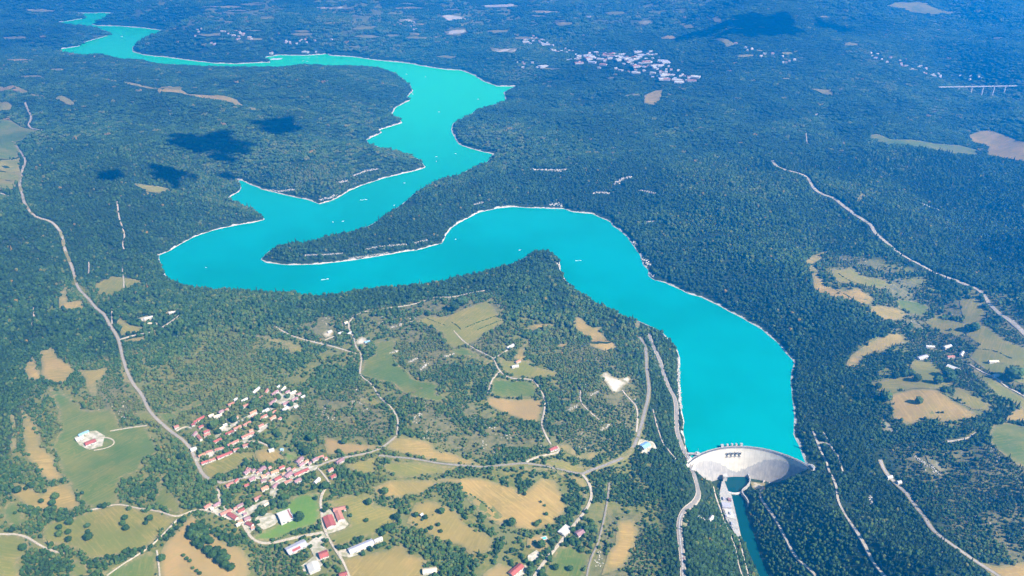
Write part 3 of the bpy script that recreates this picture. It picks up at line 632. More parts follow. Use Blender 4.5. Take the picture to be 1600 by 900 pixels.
# ------------------------------------------------------------------ roads: ribbons draped on the ground
def spline(P, step):
    P = np.asarray(P, float); P = np.concatenate([[2*P[0]-P[1]], P, [2*P[-1]-P[-2]]]); out = []
    for i in range(1, len(P)-2):
        a, b, c, d = P[i-1], P[i], P[i+1], P[i+2]; n = max(1, int(np.linalg.norm(c-b)/step))
        for k in range(n):
            t = k/n; out.append(.5*((2*b) + (c-a)*t + (2*a-5*b+4*c-d)*t*t + (3*b-a-3*c+d)*t**3))
    out.append(P[-2]); return np.array(out)
NR = [0]
def ribbon(name, W, width, mat, label, up, cat, jag=0.0, clear=0, kind='structure', parent=None):
    d = np.gradient(W, axis=0); d /= np.linalg.norm(d, axis=1, keepdims=True)+1e-9; nrm = np.stack([-d[:, 1], d[:, 0]], 1)
    ww = width*(1 + jag*2*fbm(W[:, 0], W[:, 1], 60, 2, 77))[:, None]/2
    L = W + nrm*ww; R = W - nrm*ww; NR[0] += 1; up = up + NR[0]*.006
    hz = np.maximum(np.maximum(H(L[:, 0], L[:, 1]), H(W[:, 0], W[:, 1])), H(R[:, 0], R[:, 1])) if width < 14 else None
    zl = H(L[:, 0], L[:, 1]) if hz is None else .65*hz + .35*H(L[:, 0], L[:, 1]); zr = H(R[:, 0], R[:, 1]) if hz is None else .65*hz + .35*H(R[:, 0], R[:, 1])
    n = len(W); V = np.concatenate([np.c_[L, zl+up], np.c_[R, zr+up], np.c_[L + nrm*1.2, zl+up-3], np.c_[R - nrm*1.2, zr+up-3]])
    F = []
    for i in range(n-1):
        F += [(i, n+i, n+i+1, i+1), (2*n+i, i, i+1, 2*n+i+1), (n+i, 3*n+i, 3*n+i+1, n+i+1)]
    o = ob(name, mesh(name, V, F, [mat], smooth=False), parent)
    if parent is None: props(o, label, cat, kind=kind)
    if clear:
        for p in W:
            mask_disc(p[0], p[1], clear); off = p[1]/1700*9
            mask_disc(p[0]*(1-off*.4/p[1]), p[1]-off*.4, clear*.9)
            if width > 5.5: mask_disc(p[0]*(1-off*.8/p[1]), p[1]-off*.8, clear*.8)
    return o
ROADS = [
('asph2', 9, "-20,196 10,215 27,231 39,250 35,265 32,285 36,310 41,322 50,335 57,340 72,343 85,350 96,365 100,385 107,405 114,422 122,450 140,469 150,482 162,490 171,507 185,530 192,560 205,595 222,617 232,640 250,660 267,674 295,697 307,722 317,742 330,752 347,755", 'long grey main road coming down the left side to the villages'),
('asph2', 6, "347,755 365,750 387,746 413,743 432,742 455,746 470,741 485,734 500,726 519,720 542,714 575,709 592,702 605,696 612,685 619,682", 'grey street through the lower village'),
('gravel', 5, "620,680 622,657 615,642 600,627 592,620 585,607 577,597 562,587 564,570 564,552 555,542 554,530 544,510 550,497 562,489 575,486", 'pale winding lane climbing the plateau'),
('gravel', 6, "429,510 447,521 475,531 500,537 532,545 560,554", 'pale lane on the left of the plateau gravel yard'),
('gravel', 4, "500,537 510,530 522,526", 'short pale drive to the plateau building plot'),
('asphalt', 6, "592,712 625,715 662,720 700,726 750,730 800,726 822,723 850,729 880,735 910,741", 'grey road running right from the village'),
('asphalt', 9, "910,741 932,732 960,722 980,712 992,697 999,675 1004,657 1012,625 1014,605 1010,575 1010,555 1005,535 999,527", 'grey road curving up past the blue-roofed building'),
('gravel', 5, "822,722 837,714 855,710 877,708 880,702 870,697", 'pale drive to the house in the scrub'),
('gravel', 7, "910,742 920,752 925,767 922,785 912,802 897,820 885,835 872,852 857,870 845,885 835,900 815,940", 'pale lane along the edge of the large dry meadow'),
('asphalt', 10, "1014,522 1022,545 1032,565 1037,585 1047,610 1055,622 1057,645 1057,674 1061,685 1065,695 1072,712 1079,730 1087,752 1092,767 1090,780 1077,792 1065,802 1061,815 1062,835 1064,855 1067,877 1067,900 1068,960", 'grey road past the dam with a sharp bend'),
('gravel', 5, "972,610 982,622 995,635 996,657 994,676", 'pale track from the quarry clearing'),
('gravel', 3.5, "907,610 907,630 925,647 942,660", 'thin pale path through the stony scrub'),
('gravel', 5, "709,517 727,536 750,550 772,560 775,572 785,585 797,592 832,592 839,602 851,622 850,647 845,662 850,675 854,684 861,695", 'pale lane bending around the two-coloured field'),
('gravel', 4, "782,580 770,590 765,605 762,615", 'short pale track left of the two-coloured field'),
('gravel', 4, "772,560 787,551 800,542", 'pale drive to the plateau houses'),
('gravel', 4, "602,482 640,477 665,470 680,464 707,465 722,461 757,454", 'pale track along the wooded rim above the lake'),
('gravel', 6, "187,531 200,526 232,520 250,516 257,509 277,497 281,492", 'pale side road leaving the main road'),
('gravel', 4, "172,674 200,669 230,665", 'pale farm drive through the green meadow'),
('gravel', 4, "150,685 170,682 185,694 172,700 147,704", 'pale loop track around the farm'),
('gravel', 5, "-30,835 0,835 25,834 45,840 60,852 75,859 100,866", 'pale lane at the bottom left'),
('gravel', 4, "142,797 170,791 186,786 200,792 225,796 250,799 277,811 287,805 300,795 315,794 335,802", 'pale lane between the two big meadows'),
('gravel', 3.5, "277,812 255,835 235,855 200,876 167,900", 'narrow pale path beside the hedge'),
('gravel', 3.5, "245,860 248,880 250,905", 'short pale path beside the tan field'),
('gravel', 6, "340,760 342,780 348,792 353,800 370,808 382,822 388,837 396,848 408,852 423,849 450,843 480,836 504,832", 'pale road bending out of the bottom village'),
('gravel', 6, "515,755 508,762 502,770 499,779 499,787 504,800 503,815 507,830 516,845 523,860 534,872 540,887 548,905", 'pale lane past the red farm to the bottom edge'),
('gravel', 5, "497,732 506,742 515,755", 'short pale street at the right of the lower village'),
('gravel', 5, "526,863 545,863", 'short pale drive to the long grey shed'),
('gravel', 5, "387,690 410,690 419,698", 'pale drive at the end of the upper village street'),
('gravel', 4, "275,674 290,664 300,670", 'pale drive at the left of the upper village'),
('asph2', 4, "353,655 358,660 364,666", 'short grey street inside the upper village'),
('gravel', 14, "1207,251 1215,261 1240,269 1260,276 1269,292 1282,302 1305,311 1315,320 1330,331 1344,341 1362,352 1364,360 1380,375 1400,392 1420,405 1442,416 1475,432 1500,441 1522,450 1537,460 1550,480 1575,499 1600,522 1640,555", 'long pale road crossing the forest on the right'),
('gravel', 6, "1515,570 1545,586 1575,607 1600,619 1640,640", 'pale lane below the hamlet on the right'),
('gravel', 6.5, "1270,675 1277,692 1292,725 1307,760 1309,782 1330,820 1350,850 1365,882 1382,900 1405,940", 'pale forest track descending right of the dam'),
('gravel', 5, "1277,692 1294,690 1307,710 1317,737", 'short pale forest spur right of the dam'),
('gravel', 4, "1285,675 1294,690", 'upper stub of the forest spur'),
('gravel', 6.5, "1175,755 1196,759 1186,771 1189,782 1201,797 1215,817 1227,842 1240,867 1252,882 1267,889 1276,900 1290,930", 'pale track from the dam foot along the right of the gorge'),
('asph2', 9, "1375,719 1385,742 1400,755 1412,767 1422,780 1437,800 1450,817 1462,835 1487,852 1512,870 1537,885 1560,900 1600,930", 'broad pale road through the bottom right forest'),
('gravel', 4, "1142,839 1151,864 1153,882 1159,898 1170,930", 'pale track on the left bank of the gorge'),
('gravel', 4, "1152,839 1160,864 1168,896 1180,930", 'pale riverside track below the terrace'),
('gravel', 4, "1109,750 1116,770 1126,797 1137,829", 'pale track down beside the power station terrace'),
('gravel', 5, "183,315 186,340 192,357 195,373 190,382 194,390", 'thin white track in the left forest'),
('gravel', 5, "195,410 191,420 193,435 194,450", 'lower stretch of white track in the left forest'),
('gravel', 4, "139,410 138,432", 'tiny white track left of the forest clearing'),
('gravel', 4, "175,480 175,507", 'thin white path joining the main road'),
('gravel', 4, "52,480 53,500 48,510", 'thin pale path in the left forest'),
('asph2', 8, "39,160 45,175 50,185 42,197 52,202 66,204", 'far winding road at the left edge'),
('gravel', 3.5, "-20,300 0,301 8,304 18,308", 'pale track entering from the left edge'),
('asphalt', 4, "952,755 950,775 945,805 935,847 922,875 917,900 912,930", 'narrow grey lane through the scrub'),
('gravel', 3.5, "1020,640 1026,665 1040,700 1056,718", 'thin pale path above the dam road'),
('gravel', 4, "1480,690 1500,687 1512,687 1525,676", 'thin pale track on the right slope'),
('gravel', 4, "1259,205 1260,215 1262,226", 'tiny white track in the distant forest'),
('gravel', 4, "1272,180 1277,178", 'white fleck of track in the distant forest'),
]
ROADW = []
for i, (m, wd, tx, lb) in enumerate(ROADS):
    w = poly_world(tx)[:, :2]; dist = w[:, 1].mean(); far_k = 1.0 if dist < 4500 else 1.25
    W = spline(w, 9 if dist < 4000 else 20)
    for _ in range(14 if len(W) > 8 else 3): W[1:-1] = .25*W[:-2] + .5*W[1:-1] + .25*W[2:]
    ROADW.append(W)
    if m in ('asphalt', 'asph2'):
        ribbon('road_verge', W, wd*1.55, MT['gravel'] if wd >= 10 else MT['dry'], 'worn verge of the ' + lb, 1.25, 'verge', .08)
    o = ribbon('road' if m != 'gravel' else 'lane', W, wd*far_k, MT[m], lb, 1.75, 'road', .1 if m != 'gravel' else .3, clear=wd*.5 + ((6.0 if wd >= 9 else 3.4) if dist < 4500 else 7))
    if i == 9:
        ribbon('centre_line', W, .7, MT['line'], '', 1.95, '', parent=o)

# ------------------------------------------------------------------ the dam
def dam_mat():
    q = NB('dam_concrete'); p = q.pos()
    mp = q.n('ShaderNodeMapping'); mp.inputs['Scale'].default_value = (.16, .16, .018); q.l(p, mp.inputs[0])
    st = q.noise(mp.outputs[0], 1.0, 4, .6); n2 = q.noise(p, .05, 4, .6); n3 = q.noise(p, .4, 3)
    clean = q.mix(q.ramp(n2, .35, .7), (.64, .56, .43), (.54, .47, .36))
    wet = q.mix(q.ramp(st, .35, .65), (.33, .295, .255), (.42, .375, .32))
    wet = q.mix(q.ramp(n2, .5, .75), wet, (.28, .25, .22))
    f = q.math('ADD', q.attr('stain'), q.math('MULTIPLY', q.math('SUBTRACT', st, .5), 1.5))
    c = q.mix(q.ramp(f, .40, .58), clean, wet)
    mp2 = q.n('ShaderNodeMapping'); mp2.inputs['Scale'].default_value = (.5, .5, .03); q.l(p, mp2.inputs[0])
    c = q.mix(q.math('MULTIPLY', q.ramp(q.noise(mp2.outputs[0], 1.0, 3), .58, .72), .35), c, (.27, .25, .24))
    u = q.math('FRACT', q.math('MULTIPLY', q.attr('block'), 26.0)); c = q.mix(q.math('MULTIPLY', q.ramp(q.math('ABSOLUTE', q.math('SUBTRACT', u, .5)), .44, .49), .35), c, (.25, .23, .21))
    return q.bsdf(c, .9, .15, q.bump(n3, .3, .3))
MT['dam'] = dam_mat()
dam = props(ob('arch_dam', None, loc=(DCX, DCY + DR, RZ)), 'tall curved concrete arch dam holding back the lake', 'dam')
def dloc(x, y, z): return (x-DCX, y-DCY-DR, z-RZ)
def rup(z): d = (DZ-z)/100; return DR + 7 + 9*math.sin(min(d, 1)*math.pi)
NT, NZ = 96, 26; TT = np.linspace(-.035, 1.035, NT); ZZ = np.linspace(DZ-1.2, RZ-12, NZ)
V = []; stain = []
edge_px = np.array(pp("1080,735 1092,722 1108,719 1125,724 1140,733 1149,737 1160,733 1175,727 1195,719 1215,719 1232,723 1250,730 1270,736"))
for t in TT:
    for z in ZZ:
        x, y = dam_pt(t, rdown(z)); V.append(dloc(x, y, z)); a, b = project(x, y, z)
        stain.append(float(np.clip((b - np.interp(a, edge_px[:, 0], edge_px[:, 1]))/9 + .5, 0, 1)))
n1 = len(V)
for t in TT:
    for z in ZZ: V.append(dloc(*dam_pt(t, rup(z)), z)); stain.append(0)
F = []
for i in range(NT-1):
    for j in range(NZ-1):
        a = i*NZ + j; F.append((a, a+NZ, a+NZ+1, a+1)); a += n1; F.append((a, a+1, a+NZ+1, a+NZ))
    F.append((i*NZ, n1+i*NZ, n1+(i+1)*NZ, (i+1)*NZ))
dm = mesh('dam_wall', V, F, [MT['dam']]); at = dm.attributes.new('stain', 'FLOAT', 'POINT'); at.data.foreach_set('value', np.array(stain, np.float32))
at = dm.attributes.new('block', 'FLOAT', 'POINT'); at.data.foreach_set('value', np.tile(np.repeat(TT, NZ), 2).astype(np.float32))
ob('dam_wall', dm, dam)
def dam_strip(name, r0, r1, z0, z1, mat, parent=dam, t0=-.01, t1=1.0, n=120):
    mb = MB(); T = np.linspace(t0, t1, n); V = []
    for t in T:
        for r, z in ((r0, z0), (r1, z0), (r1, z1), (r0, z1)): V.append(dloc(*dam_pt(t, r), z))
    F = [(4*i+a, 4*i+(a+1) % 4, 4*i+4+(a+1) % 4, 4*i+4+a) for i in range(n-1) for a in range(4)] + [(0,1,2,3), (4*n-1, 4*n-2, 4*n-3, 4*n-4)]
    return ob(name, mesh(name, V, F, [mat]), parent)
dam_strip('crest_road', DR - .8, DR + 7.6, DZ - 1.15, DZ, MT['tar'])
dam_strip('footpath', DR + 5.4, DR + 7.2, DZ + .01, DZ + .3, MT['concrete'])
dam_strip('parapet', DR - 1.2, DR - .85, DZ - 1.6, DZ + .9, MT['concrete'])
dam_strip('parapet', DR + 7.65, DR + 8.1, DZ - 1.6, DZ + .9, MT['concrete'])
def t_at(px, z=DZ):
    best = min(np.linspace(0, 1, 801), key=lambda t: abs(project(*dam_pt(t, DR), z)[0] - px)); return best
def face_box(name, px, w, z0, z1, r0, r1, mat, parent=dam):
    t = t_at(px); th = TH0 + (TH1-TH0)*t; mb = MB(); mb.box(-w/2, w/2, r0, r1, z0, z1)
    x, y = DCX, DCY
    o = ob(name, mb.me(name, mat), parent, loc=dloc(x, y, 0)); o.rotation_euler = (0, 0, th - math.pi/2); return o
for px, w, h in ((1130.5, 9, 6.5), (1138.5, 5, 6), (1145.5, 5, 6), (1152, 5, 6), (1159.5, 7, 6.5)):
    g = face_box('hoist_house', px, w, DZ - .5, DZ + h, DR + 8.35, DR + 15, MT['white']); face_box('hoist_roof', px, w + .8, DZ + h + .02, DZ + h + .7, DR + 8.3, DR + 15.6, MT['concrete'])
for px in (1137, 1143.5, 1150, 1156.5):
    zc = -14; r = rdown(zc)
    sg = face_box('spillway_gate', px, 9.5, zc - 4.5, zc + 4.0, r - 3.2, r + 1, MT['concrete']); t = t_at(px)
    face_box('gate_opening', px, 7.0, zc - 4.2, zc + 1.8, r - 3.35, r - 3.25, MT['dark'])
    face_box('gate_support', px, 3.0, zc - 12, zc - 4.55, rdown(zc-12) - 3.5, rdown(zc-12) + 2, MT['concrete'])
dam_strip('catwalk', rdown(-24) - 3.6, rdown(-24) + 1, -25.0, -24.2, MT['lime'], dam, t_at(1134), t_at(1160), 24)
# water intake beside the left abutment
it_x, it_y = on_plane(1090, 708.5, 8.0); ia = on_plane(1076, 709, 6.0)
it = props(ob('intake_tower', None, loc=(it_x, it_y, 0)), 'round white intake tower in the lake left of the dam crest', 'tower')
mb = MB(); mb.cyl(0, 0, -50, 7, 8, 7, 20); ob('shaft', mb.me('shaft', MT['white']), it)
mb = MB(); mb.cyl(0, 0, 7.01, 8.2, 9.5, 9.5, 20); ob('platform', mb.me('platform', MT['concrete']), it)
mb = MB(); mb.box(-3.4, 3.4, -3.4, 3.4, 8.21, 12); ob('cabin', mb.me('cabin', MT['white']), it)
mb = MB(); mb.cyl(2, 6, 8.21, 24, .35, .25, 8); ob('mast', mb.me('mast', MT['white']), it)
mb = MB(); dx, dy = ia[0]-it_x, ia[1]-it_y; L = math.hypot(dx, dy)+10; mb.box(9.6, L, -3.4, 3.4, 5.6, 7.0); mb.box(9.6, L, -3.6, -3.1, 7.01, 8.1); mb.box(9.6, L, 3.1, 3.6, 7.01, 8.1)
o = ob('gangway', mb.me('gangway', MT['concrete']), it); o.rotation_euler = (0, 0, math.atan2(dy, dx))
for k in (.35, .7):
    mb = MB(); mb.cyl(9.6 + (L-9.6)*k, 0, -50, 5.58, 1.6, 1.6, 10); o = ob('pier', mb.me('pier', MT['concrete']), it); o.rotation_euler = (0, 0, math.atan2(dy, dx))

def wall_along(name, px, zb, zt, th, mat, label, cat, zpix=None):
    a = np.array(pp(px)); X, Y = on_plane(a[:, 0], a[:, 1], zt if zpix is None else zpix); W = spline(np.stack([X, Y], 1), 4)
    d = np.gradient(W, axis=0); d /= np.linalg.norm(d, axis=1, keepdims=True); nr = np.stack([-d[:, 1], d[:, 0]], 1)*th/2; n = len(W)
    V = []
    for i in range(n):
        for q, z in ((W[i]-nr[i], zb), (W[i]+nr[i], zb), (W[i]+nr[i], zt), (W[i]-nr[i], zt)): V.append((q[0]-W[0][0], q[1]-W[0][1], z-zb))
    F = [(4*i+b, 4*i+(b+1) % 4, 4*i+4+(b+1) % 4, 4*i+4+b) for i in range(n-1) for b in range(4)] + [(3,2,1,0), (4*n-4, 4*n-3, 4*n-2, 4*n-1)]
    for p in W: mask_disc(p[0], p[1], 14)
    return props(ob(name, mesh(name, V, F, [mat]), loc=(W[0][0], W[0][1], zb)), label, cat)
wall_along('weir', "1135,767 1141,769.5 1148,770.5 1154,770 1160,768", RZ-8, RZ+5, 5, MT['white'], 'low curved white weir closing the pool below the dam', 'weir')
wall_along('basin_wall', "1168,739 1171,745 1172,751 1168,758 1162,763 1159.5,767 1161,771 1166,777 1169,783 1169,790", RZ-8, RZ+11, 3.4, MT['concrete'], 'curved concrete wall on the right of the stilling pool', 'wall')
wall_along('quay_wall', "1130,746 1131,752 1136,767 1141.5,772 1146,790 1151,811 1157,838", RZ-6, RZ+4.5, 3, MT['lime'], 'straight concrete quay on the left of pool and river', 'wall')
# power station terrace: stepped slabs with low blocks
tw = np.array(pp("1128,752 1132,751 1138,768 1143,773 1147,790 1151,808 1156,836 1150,838 1144,826 1135,812 1127,790 1124,772")); X, Y = on_plane(tw[:, 0], tw[:, 1], RZ+7)
tpos = (X.mean(), Y.mean(), RZ)
ter = props(ob('power_station', None, loc=tpos), 'flat concrete power station terrace on the left river bank', 'power station')
tp = list(zip(X-tpos[0], Y-tpos[1]))
mask_poly(np.stack([X, Y], 1))
def slab_between(name, i0, poly_px, z0, z1, mat):
    a = np.array(pp(poly_px)); x, y = on_plane(a[:, 0], a[:, 1], RZ+z1); mb = MB(); mb.prism(list(zip(x-tpos[0], y-tpos[1])), z0, z1); return ob(name, mb.me(name, mat), ter)
def hull_prism(name, P, z0, z1, mat):
    v, f = cdt(P); n = len(v)
    loop = list(range(len(P))); V = [(a, b, z1) for a, b in v] + [(a, b, z0) for a, b in P]
    F = [tuple(g) for g in f] + [(i, (i+1) % len(P), n+(i+1) % len(P), n+i) for i in range(len(P))]
    return ob(name, mesh(name, V, F, [mat]), ter)
hull_prism('terrace', tp, -6, 7, MT['concrete'])
slab_between('turbine_hall', 0, "1127,784 1142,786 1143,793 1129,792", 7.01, 12, MT['grey'])
slab_between('roof_slab', 0, "1131,795 1144,796 1149,811 1136,808", 7.01, 9.2, MT['white'])
slab_between('roof_slab', 0, "1138,811 1149,813 1152,826 1144,824", 7.01, 8.6, MT['concrete'])
for px in ("1129,776 1133,776 1134,780 1130,780", "1137,777 1142,778 1143,782 1138,781", "1139,799 1142,799 1143,803 1140,803", "1133,803 1136,803 1137,806 1134,806", "1142,815 1145,815 1146,819 1143,819"):
    slab_between('transformer', 0, px, 9.25 if '799' in px or '803 11' in px else 7.02, 12.5, MT['plum'] if '777' in px else MT['grey'])
gh = on_plane(1132.5, 747, RZ+8)
g = props(ob('gate_house', None, loc=(gh[0], gh[1], RZ)), 'small white gate house on the left corner of the pool', 'building')
mb = MB(); mb.box(-6, 6, -6, 6, 0, 19); ob('wall', mb.me('wall', MT['white']), g)
mb = MB(); mb.box(-7, 7, -7, 7, 19.01, 20.2); ob('roof', mb.me('roof', MT['pale']), g)
for xx in (-3, 3):
    mb = MB(); mb.box(xx-1, xx+1, -6.1, -6.02, 12, 15); ob('window', mb.me('window', MT['glass']), g)

# ------------------------------------------------------------------ buildings
def wall_me():
    g = .55
    V = [(-.5,-.5,-.6),(.5,-.5,-.6),(.5,.5,-.6),(-.5,.5,-.6),(-.5,-.5,1),(.5,-.5,1),(.5,.5,1),(-.5,.5,1),(-.5,0,1+g),(.5,0,1+g)]
    return mesh('house_wall', V, [(0,1,5,4),(2,3,7,6),(1,2,6,9,5),(3,0,4,8,7),(3,2,1,0)], [MT['white']])
def roof_me(m):
    g, o, t = .55, .56, .06; V = []
    e = 1 - g*(o-.5)/.5
    for x in (-.535, .535): V += [(x,-o,e),(x,0,1+g),(x,o,e),(x,-o,e+t),(x,0,1+g+t),(x,o,e+t)]
    return mesh('house_roof', V, [(0,1,4,3),(1,2,5,4),(7,6,9,10),(8,7,10,11),(3,4,10,9),(4,5,11,10),(1,0,6,7),(2,1,7,8),(0,3,9,6),(5,2,8,11)], [m])
def flat_me(m):
    mb = MB(); mb.box(-.52, .52, -.52, .52, 1.0, 1.08); return mb.me('flat_roof', m)
mb = MB(); mb.box(.2, .25, .1, .19, 1.2, 1.85); CHIM = mb.me('chimney', MT['terra'])
mb = MB(); mb.box(-.06, .06, -.512, -.503, -.05, .45); DOOR = mb.me('door', MT['bark'])
mb = MB(); mb.box(-.05, .05, -.51, -.502, .5, .8); WIN = mb.me('window', MT['glass'])
WALL = wall_me(); ROOFS = {k: roof_me(MT[k]) for k in ('red', 'pink', 'terra', 'plum', 'grey', 'pale', 'cream', 'bluer')}
FLAT = {k: flat_me(MT[k]) for k in ('pale', 'grey', 'red')}
CNAME = dict(red='crimson', pink='pale red', terra='orange', plum='plum-brown', grey='grey', pale='white', cream='cream', bluer='blue')
HOUSES = []      # (cluster, px x0,y0,x1,y1, colour, width, eaves height, label)
def hz(sc, ox, oy, txt, cl, w=10.5):
    for t in txt.split(';'):
        a = t.split(); x0, y0, x1, y1 = [float(q) for q in a[0].split(',')]
        HOUSES.append((cl, ox+x0/sc, oy+y0/sc, ox+x1/sc, oy+y1/sc, a[1], float(a[2]) if len(a) > 2 else w))
Z = 6.667
hz(Z, 260, 590, "285,465,390,405 red 12;262,492,298,482 red;80,520,125,500 pink 14;335,520,380,500 red;275,605,310,565 plum;388,570,445,548 red 12;390,605,455,580 pink;490,675,570,635 red 12;615,590,695,555 red 11;700,540,775,500 pink;640,710,748,648 pink 11;785,628,910,566 pink 12;800,500,875,458 pink 11;795,715,858,692 pink 14;700,755,760,738 pink;530,838,678,772 red 13;440,868,508,842 pink;362,893,432,868 red;332,822,402,790 terra 12;412,780,478,758 pink;528,750,592,728 pink;250,752,312,735 pale 18;545,368,588,338 plum 13;495,410,575,385 cream 12;955,515,1008,488 pink 13;965,425,1052,388 pink 11;1075,432,1132,400 terra 11;868,372,935,348 terra 13;785,305,852,282 pink 12;640,285,705,262 pink 11;780,245,842,218 pale;900,155,965,108 pale 11;1095,175,1162,138 plum 12;1058,285,1122,243 plum 12;1215,280,1275,255 plum 13;1305,240,1362,212 plum 12;1285,168,1345,145 cream 13;1195,135,1235,102 cream;995,358,1062,328 pale 12;1208,338,1262,308 pale 12;878,255,918,212 pale;555,535,605,508 cream;1236,156,1282,138 plum;1028,155,1055,122 pink;325,600,362,645 pink;440,402,490,382 cream 9;705,425,745,405 terra 9;590,500,630,482 pale 9;610,345,640,322 pink 9;1130,225,1180,200 pink 9;1150,100,1185,84 pale 9;960,215,1000,195 pink 9;1350,180,1400,165 plum 9;1400,205,1440,190 pale 9;890,415,930,395 pink 9;1150,440,1195,420 pink 9;1330,310,1370,292 pale 9;700,235,740,215 pale 9;1100,365,1145,345 pink 9;500,760,525,745 pink 9;860,560,900,540 terra 9", 'upper')
hz(Z, 320, 690, "222,462,292,430 pink 16;308,422,340,392 red 10;412,462,458,445 red;408,335,470,285 plum 15;488,312,522,288 plum;562,312,622,262 plum 17;688,328,765,298 terra 12;772,278,825,256 red;462,402,520,372 plum 15;588,370,634,346 terra;585,412,638,392 plum;726,402,792,364 red 15;706,482,756,438 plum 13;588,500,656,466 terra 15;515,602,585,568 pink 15;838,372,898,322 plum 19;932,345,1075,288 red 14;828,430,905,396 pink;936,420,995,388 plum 14;955,218,1015,165 plum 16;982,252,1028,222 plum 13;1036,216,1074,192 terra;1118,200,1172,168 plum 13;1180,168,1236,146 pink;1370,225,1438,178 plum 17;1284,306,1334,278 pink;1310,376,1360,346 red 13;1142,428,1192,382 pale 12;660,280,690,262 pink 9;850,295,890,275 plum 9;905,300,940,280 pink 9;640,340,670,322 plum 9;430,300,450,275 pink 9;1075,235,1105,215 plum 9;1245,180,1275,165 pink 9;800,345,828,325 terra 9;535,330,560,312 pink 9;660,420,690,400 pink 9", 'lower')
hz(Z, 320, 690, "90,672,154,636 plum 13;-6,690,55,656 pink 14;165,760,272,712 pink 14;250,752,330,798 red 14;336,676,396,646 plum;346,730,410,700 red 13;410,812,472,786 plum 15;436,845,496,872 red 12;346,845,390,820 terra;300,700,335,685 pink 9;400,760,435,745 plum 9;325,870,360,850 cream 9;480,905,515,890 pink 9;60,700,90,690 cream 9;616,668,664,638 cream", 'bottom')
HSPEC = [  # farms and lone buildings
(436,811,456,803,'pale',42,'large white hall with a red strip beside the bottom village'), (512,807,518,823,'red',24,'long crimson barn in the farmyard beside the pale lane'),
(521,797,540,793,'pink',15,'upper wing of the L-shaped farm with pale red roof'), (527.5,799,533,813,'pink',17,'lower wing of the L-shaped farm with pale red roof'),
(449,862,477,848,'grey',26,'grey-roofed barn with a red panel at the lane fork'), (499,869,512,864,'red',22,'square crimson-roofed farm building at the lane fork'),
(482,890,498,883,'pale',30,'large white-roofed shed at the bottom edge'), (546,861,582,847,'grey',20,'long grey sheet-roofed shed running right of the lane'), (585,845,597,841,'pale',12,'small white annex at the end of the long grey shed'),
(877,834,889,824,'pale',24,'white flat building across the pale lane'), (901,835,911,830,'plum',17,'plum-roofed house right of the white lane building'), (798,897,815,884,'red',17,'crimson-roofed house at the bottom beside the white terrace'),
(133,694,149,688,'red',18,'crimson-roofed farmhouse in the big green meadow'), (118,687,130,682,'pale',13,'white-roofed shed left of the crimson farmhouse'), (123,680,138,674,'bluer',11,'long blue-white shed behind the crimson farmhouse'),
(859,703,870,699,'red',12,'red-roofed house at the end of the scrub drive'), (661,893,682,890,'cream',16,'cream-roofed house at the bottom beside the wood'), (530,899,542,896,'red',13,'crimson roof cut by the bottom edge'),
(1480,573,1500,577,'pale',20,'long white-roofed shed in the right-hand hamlet'), (1475,544,1486,538,'pale',13,'white house at the top of the right-hand hamlet'), (1435,560,1448,556,'grey',15,'grey-roofed house left of the right-hand hamlet'),
(1447,541,1460,541,'pale',11,'white house behind the grey roof of the right-hand hamlet'), (1480,558,1491,556,'pink',12,'pale red house in the middle of the right-hand hamlet'), (1501,556,1505,549,'pale',10,'narrow white house beside the right-hand lane'), (1552,588,1562,585,'pale',11,'small white building below the right-hand lane'), (1545,566,1560,563,'cream',12,'cream building at the right of the hamlet lane'),
(800,573,810,571,'pale',11,'white house on the plateau above the curved lane'), (806,566,813,563,'terra',10,'small orange-roofed house on the plateau'), (792,543,802,539,'pale',11,'white house at the plateau drive end'), (538,505,543,503,'cream',12,'cream building beside the plateau lane'),
(512,519,518,517,'pale',12,'white house on the plateau building plot'), (528,521,536,519,'pale',10,'white house right of the plateau building plot'), (543,522,549,519,'pale',10,'white house above the gravel yard'), (570,535,578,533,'bluer',11,'pale blue shed in the white gravel yard'),
(225,498,238,495,'pale',12,'long white roof in the plateau wood'), (264,489,274,487,'pale',10,'white building at the end of the side road'), (232,505,246,506,'cream',11,'cream shed below the side road plot'),
(1003,699,1013,693,'bluer',22,'blue-roofed building on the pale apron above the dam road'), (1386,746,1394,744,'pale',12,'small white building beside the broad forest road'), (1402,754,1408,752,'pale',11,'second small white building on the broad forest road'),
(1107,812,1113,809,'pale',9,'tiny white hut above the gorge slope'), (657,805,660,803,'pale',8,'small white hut in the wood clearing'), (438,702,443,702,'bluer',9,'small turquoise shed at the end of the village drive'), (420,704,428,702,'pale',13,'white building beside the turquoise shed'),
(1078,735,1084,732,'pale',9,'small white cabin at the left end of the dam'), (1268,727,1273,731,'pale',9,'small white cabin at the right end of the dam')]
